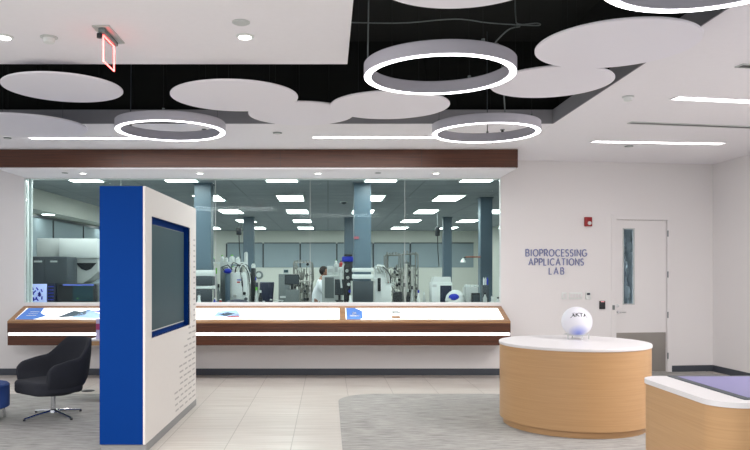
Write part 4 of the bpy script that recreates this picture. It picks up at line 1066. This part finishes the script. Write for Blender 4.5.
# side table behind the kiosk, with carton
YT = 9.25; tz = .785
tb = empty('side_table', (-2.55, YT+.42, .006), 'white topped table with oak edge jutting from behind the kiosk', 'table')
MB().prism(rrect(-.55, .55, -.42, .42, .03, 3), tz-.02, tz).build('tabletop', 'white', tb, smooth=False)
MB().box(-.545, .545, -.415, .415, tz-.075, tz-.021).build('oak_edge', 'oak', tb, smooth=False)
MB().box(.05, .5, -.25, .25, .02, tz-.076, .01).build('pedestal', 'oak', tb, smooth=False)
MB().box(.0, .54, -.3, .3, 0, .02).build('foot_plate', 'kbase', tb, smooth=False)
cx_ = px(99.6, YT+.1)
e = empty('carton', (cx_, YT+.1, tz+.006), 'pale purple and red carton standing on the table by the kiosk', 'carton')
MB().box(-.035, .035, -.035, .035, 0, .26, .003).build('body', mat('carton_lilac', rgb(200, 190, 225), .5), e, smooth=False)
MB().box(-.036, .036, -.0362, -.03, .12, .2).build('printed_band', mat('carton_red', rgb(170, 60, 110), .5), e, smooth=False)

# ================================================================ ARMCHAIR
ac = empty('swivel_armchair', (-3.155, 8.27, .006), 'charcoal upholstered swivel armchair with chrome star base left of the kiosk', 'armchair', rz=-.66)
def plan(u, w, yb, yf):       # u -1..1 ; returns x,y around a U (back at +y)
    a = u*1.15
    if abs(u) <= .62:
        t = u/.62*PI/2; n = 2.6
        x = w*math.copysign(abs(math.sin(t))**(2/n), t); y = (yb-.0)*abs(math.cos(t))**(2/n)
        return x, y
    s = (abs(u)-.62)/.38
    return math.copysign(w*(1-.04*s*s), u), -yf*s
def top(u):
    a = abs(u)
    if a < .24: return .885
    if a < .5: return .885-.2*((a-.24)/.26)**.9
    return .685-.075*((a-.5)/.5)
b = MB(); N = 44; rings = []
for i in range(N+1):
    u = -1+2*i/N; zt_ = top(u); ring = []
    for (f, ins, zz) in ((0, 0, None),):
        pass
    endf = max(0, (abs(u)-.9)/.1)
    zt2 = zt_-.05*endf
    lean = .10*max(0, 1-abs(u)/.5)
    for wo, zz in ((.24, .27), (.335, .36), (.372, .52), (.365+lean*.3, zt2-.02), (.352+lean*.3, zt2), (.325+lean*.3, zt2), (.31+lean*.3, zt2-.02), (.30, .5), (.26, .38), (.18, .31)):
        k = wo/.365
        x, y = plan(u, wo, wo*.98+lean*(zz-.3)*.9, .27 if wo > .3 else .27-(.3-wo)*.5)
        ring.append(b.bm.verts.new((x, y, zz)))
    rings.append(ring)
m_ = len(rings[0])
for i in range(N):
    for k in range(m_):
        b.bm.faces.new((rings[i][k], rings[i][(k+1) % m_], rings[i+1][(k+1) % m_], rings[i+1][k]))
b.bm.faces.new(rings[0]); b.bm.faces.new(list(reversed(rings[-1])))
b.build('shell', 'charcoal', ac, sub=1)
b = MB(); b.prism(rrect(-.31, .31, -.35, .24, .13, 6), .285, .43)
o = b.build('seat_cushion', 'charcoal', ac)
md = o.modifiers.new('bev', 'BEVEL'); md.width = .035; md.segments = 4; md.limit_method = 'ANGLE'; md.angle_limit = .8
MB().lathe([(.2, .255), (.26, .275), (.25, .3)], n=32).build('seat_pan', 'charcoal', ac)
MB().tube([(0, 0, .06), (0, 0, .26)], .028, 20).build('column', 'chrome', ac)
MB().lathe([(.055, .045), (.05, .075), (.03, .085)], n=24).build('hub', 'chrome', ac)
for k in range(4):
    a = .66+PI/4+PI/2*k+.14
    MB().tube([(.03*math.cos(a), .03*math.sin(a), .062), (.2*math.cos(a), .2*math.sin(a), .045), (.36*math.cos(a), .36*math.sin(a), .02)], [.018, .016, .013], 10).build('foot', 'chrome', ac)
    MB().lathe([(.015, 0), (.015, .018)], (.355*math.cos(a), .355*math.sin(a), 0), 12).build('glide', 'dark', ac)

# ottoman at left edge
ot = empty('ottoman', (-3.89, 8.0, .006), 'blue upholstered ottoman on chrome legs cut by the left edge', 'ottoman')
o = MB().lathe([(.32, .15), (.325, .16), (.325, .395), (.31, .41)], n=64).build('cushion', 'navy', ot)
md = o.modifiers.new('bev', 'BEVEL'); md.width = .02; md.segments = 3; md.limit_method = 'ANGLE'; md.angle_limit = .8
MB().lathe([(.27, .13), (.27, .149)], n=48).build('base_frame', 'chrome', ot, smooth=False)
for sx in (-1, 1):
    for sy in (-1, 1): MB().tube([(sx*.21, sy*.2, 0), (sx*.2, sy*.19, .13)], .016, 10).build('leg', 'chrome', ot)

# ================================================================ ROUND TABLE, SPHERE
DX, DY, DR = 2.683, 7.877, .79
dt = empty('round_table', (DX, DY, .006), 'large round oak drum table with a white top in front of the door', 'table')
MB().lathe([(DR-.045, 0), (DR-.045, .069)], n=128).build('plinth', 'oak', dt)
MB().lathe([(DR-.006, .07), (DR-.006, .862)], n=128).build('drum', 'oak', dt)
MB().lathe([(DR-.002, .863), (DR+.002, .867), (DR+.002, .889), (DR-.003, .894)], n=128).build('tabletop', 'white', dt)
sp = empty('sphere_award', (px(576.8, 8.2), 8.2, .90), 'frosted white sphere with blue tint on a small ring stand, on the round table', 'sphere')
b = MB()
b.lathe([(.14, .047), (.145, .050), (.14, .053), (.128, .053), (.128, .047)], n=48, closed=True)
b.build('stand_ring', 'lgrey', sp)
for a in (-2.7, -1.45, -.6, 1.6): MB().tube([(.133*math.cos(a), .133*math.sin(a), 0), (.133*math.cos(a), .133*math.sin(a), .049)], .006, 8).build('stand_leg', 'lgrey', sp)
# sphere material: white frosted body with a blue tinted lower patch
sm = bpy.data.materials.new('frosted_sphere'); sm.use_nodes = True; nt = sm.node_tree; bs = nt.nodes['Principled BSDF']
tc = nt.nodes.new('ShaderNodeTexCoord'); vm = nt.nodes.new('ShaderNodeVectorMath'); vm.operation = 'DISTANCE'; vm.inputs[1].default_value = (-.02, -.11, .085)
cr = nt.nodes.new('ShaderNodeValToRGB'); cr.color_ramp.elements[0].position = .02; cr.color_ramp.elements[0].color = rgb(150, 164, 232); cr.color_ramp.elements[1].position = .11; cr.color_ramp.elements[1].color = rgb(222, 222, 230)
nt.links.new(tc.outputs['Object'], vm.inputs[0]); nt.links.new(vm.outputs['Value'], cr.inputs[0]); nt.links.new(cr.outputs[0], bs.inputs['Base Color'])
bs.inputs['Roughness'].default_value = .3
bs.inputs['Subsurface Weight'].default_value = .3; bs.inputs['Subsurface Radius'].default_value = (.1, .1, .1)
SR, SZ = .170, .195
MB().sphere((0, 0, SZ), SR, 64, 40).build('sphere', sm, sp)
me = text_mesh('ÄKTA', .078, .001, .0016)
for v in me.vertices:
    u = v.co.x/SR; w_ = .42+v.co.y/SR*.8-u*u*.35; r_ = SR+.0012+v.co.z*.5
    u -= .155
    v.co = Vector((r_*math.sin(u)*math.cos(w_), -r_*math.cos(u)*math.cos(w_), SZ+r_*math.sin(w_)))
me.materials.append(M['ink']); o = bpy.data.objects.new('lettering', me); COL.objects.link(o); o.parent = sp

# ================================================================ TOUCH TABLE
tt = empty('touch_table', (3.3, 4.66, .0065), 'oak counter with white rounded top and inset touch screen at the lower right', 'touch table')
a, c_, d_, f_ = 2.235-3.3, 1.1, 4.14-4.66, 5.22-4.66
MB().prism(rrect(a, c_, d_, f_, .17, 12), .868, .90).build('tabletop', 'white', tt)
MB().prism(rrect(a+.008, c_-.008, d_+.008, f_-.008, .162, 12), .09, .867).build('body', 'oak', tt)
MB().prism(rrect(a+.05, c_-.05, d_+.05, f_-.05, .14, 12), 0, .09).build('plinth', 'oak', tt)
sc = MB().box(2.45-3.3, 3.98-3.3, 4.24-4.66, 5.2-4.66, .9002, .906, .002).build('screen_frame', 'dgrey', tt)
MB().box(2.50-3.3, 3.93-3.3, 4.29-4.66, 5.15-4.66, .9061, .9072).build('touch_screen', 'touch', sc, smooth=False)

# ================================================================ CARPETS
carp = streak('carpet_streaked', rgb(128, 127, 124), rgb(180, 178, 174), (4, 42, 1), .95, .36, .64, bump=.4)
y1c = 9.78
pts = [(.135, -1.0), (5.9, -1.0), (6.45, -.9), (6.3, 12.0)]
def arc(cx, cy, r, a0, a1, n=10): return [(cx+r*math.cos(math.radians(a0+(a1-a0)*i/n)), cy+r*math.sin(math.radians(a0+(a1-a0)*i/n))) for i in range(n+1)]
tx = lambda t: XR+WDIR.x*t; ty = lambda t: YW+WDIR.y*t-.02
poly = [(.135, -1.0), (6.3, -1.0), (6.3, ty(3.5)), (tx(.9), ty(.9)), (tx(.9)-.1, y1c+.5)] + [(tx(.9)-.4, y1c+.1), (tx(.9)-.9, y1c)] + arc(.135+.55, y1c-.55, .55, 90, 180)
tag(MB().prism(poly, 0.0005, .006).build('carpet', carp, smooth=False), 'streaky grey carpet with rounded corner under the round table at right', 'carpet')
poly = [(-8, -1.0), (-2.11, -1.0), (-2.11, 9.02), (-1.85, 9.02), (-1.85, 9.33)] + arc(-2.3, y1c-.45, .45, 0, 90) + [(-8, y1c)]
tag(MB().prism(poly, 0.0005, .006).build('carpet', carp, smooth=False), 'streaky grey carpet under the charcoal armchair at left', 'carpet')
e = empty('floor_box', (px(88, 10.05), 10.05, 0), 'small dark round floor outlet behind the armchair', 'floor outlet')
MB().lathe([(.09, 0.0005), (.088, .006)], n=24).build('cover', 'dgrey', e)
MB().lathe([(.06, .0061), (.058, .009)], n=24).build('lid', 'dark', e)
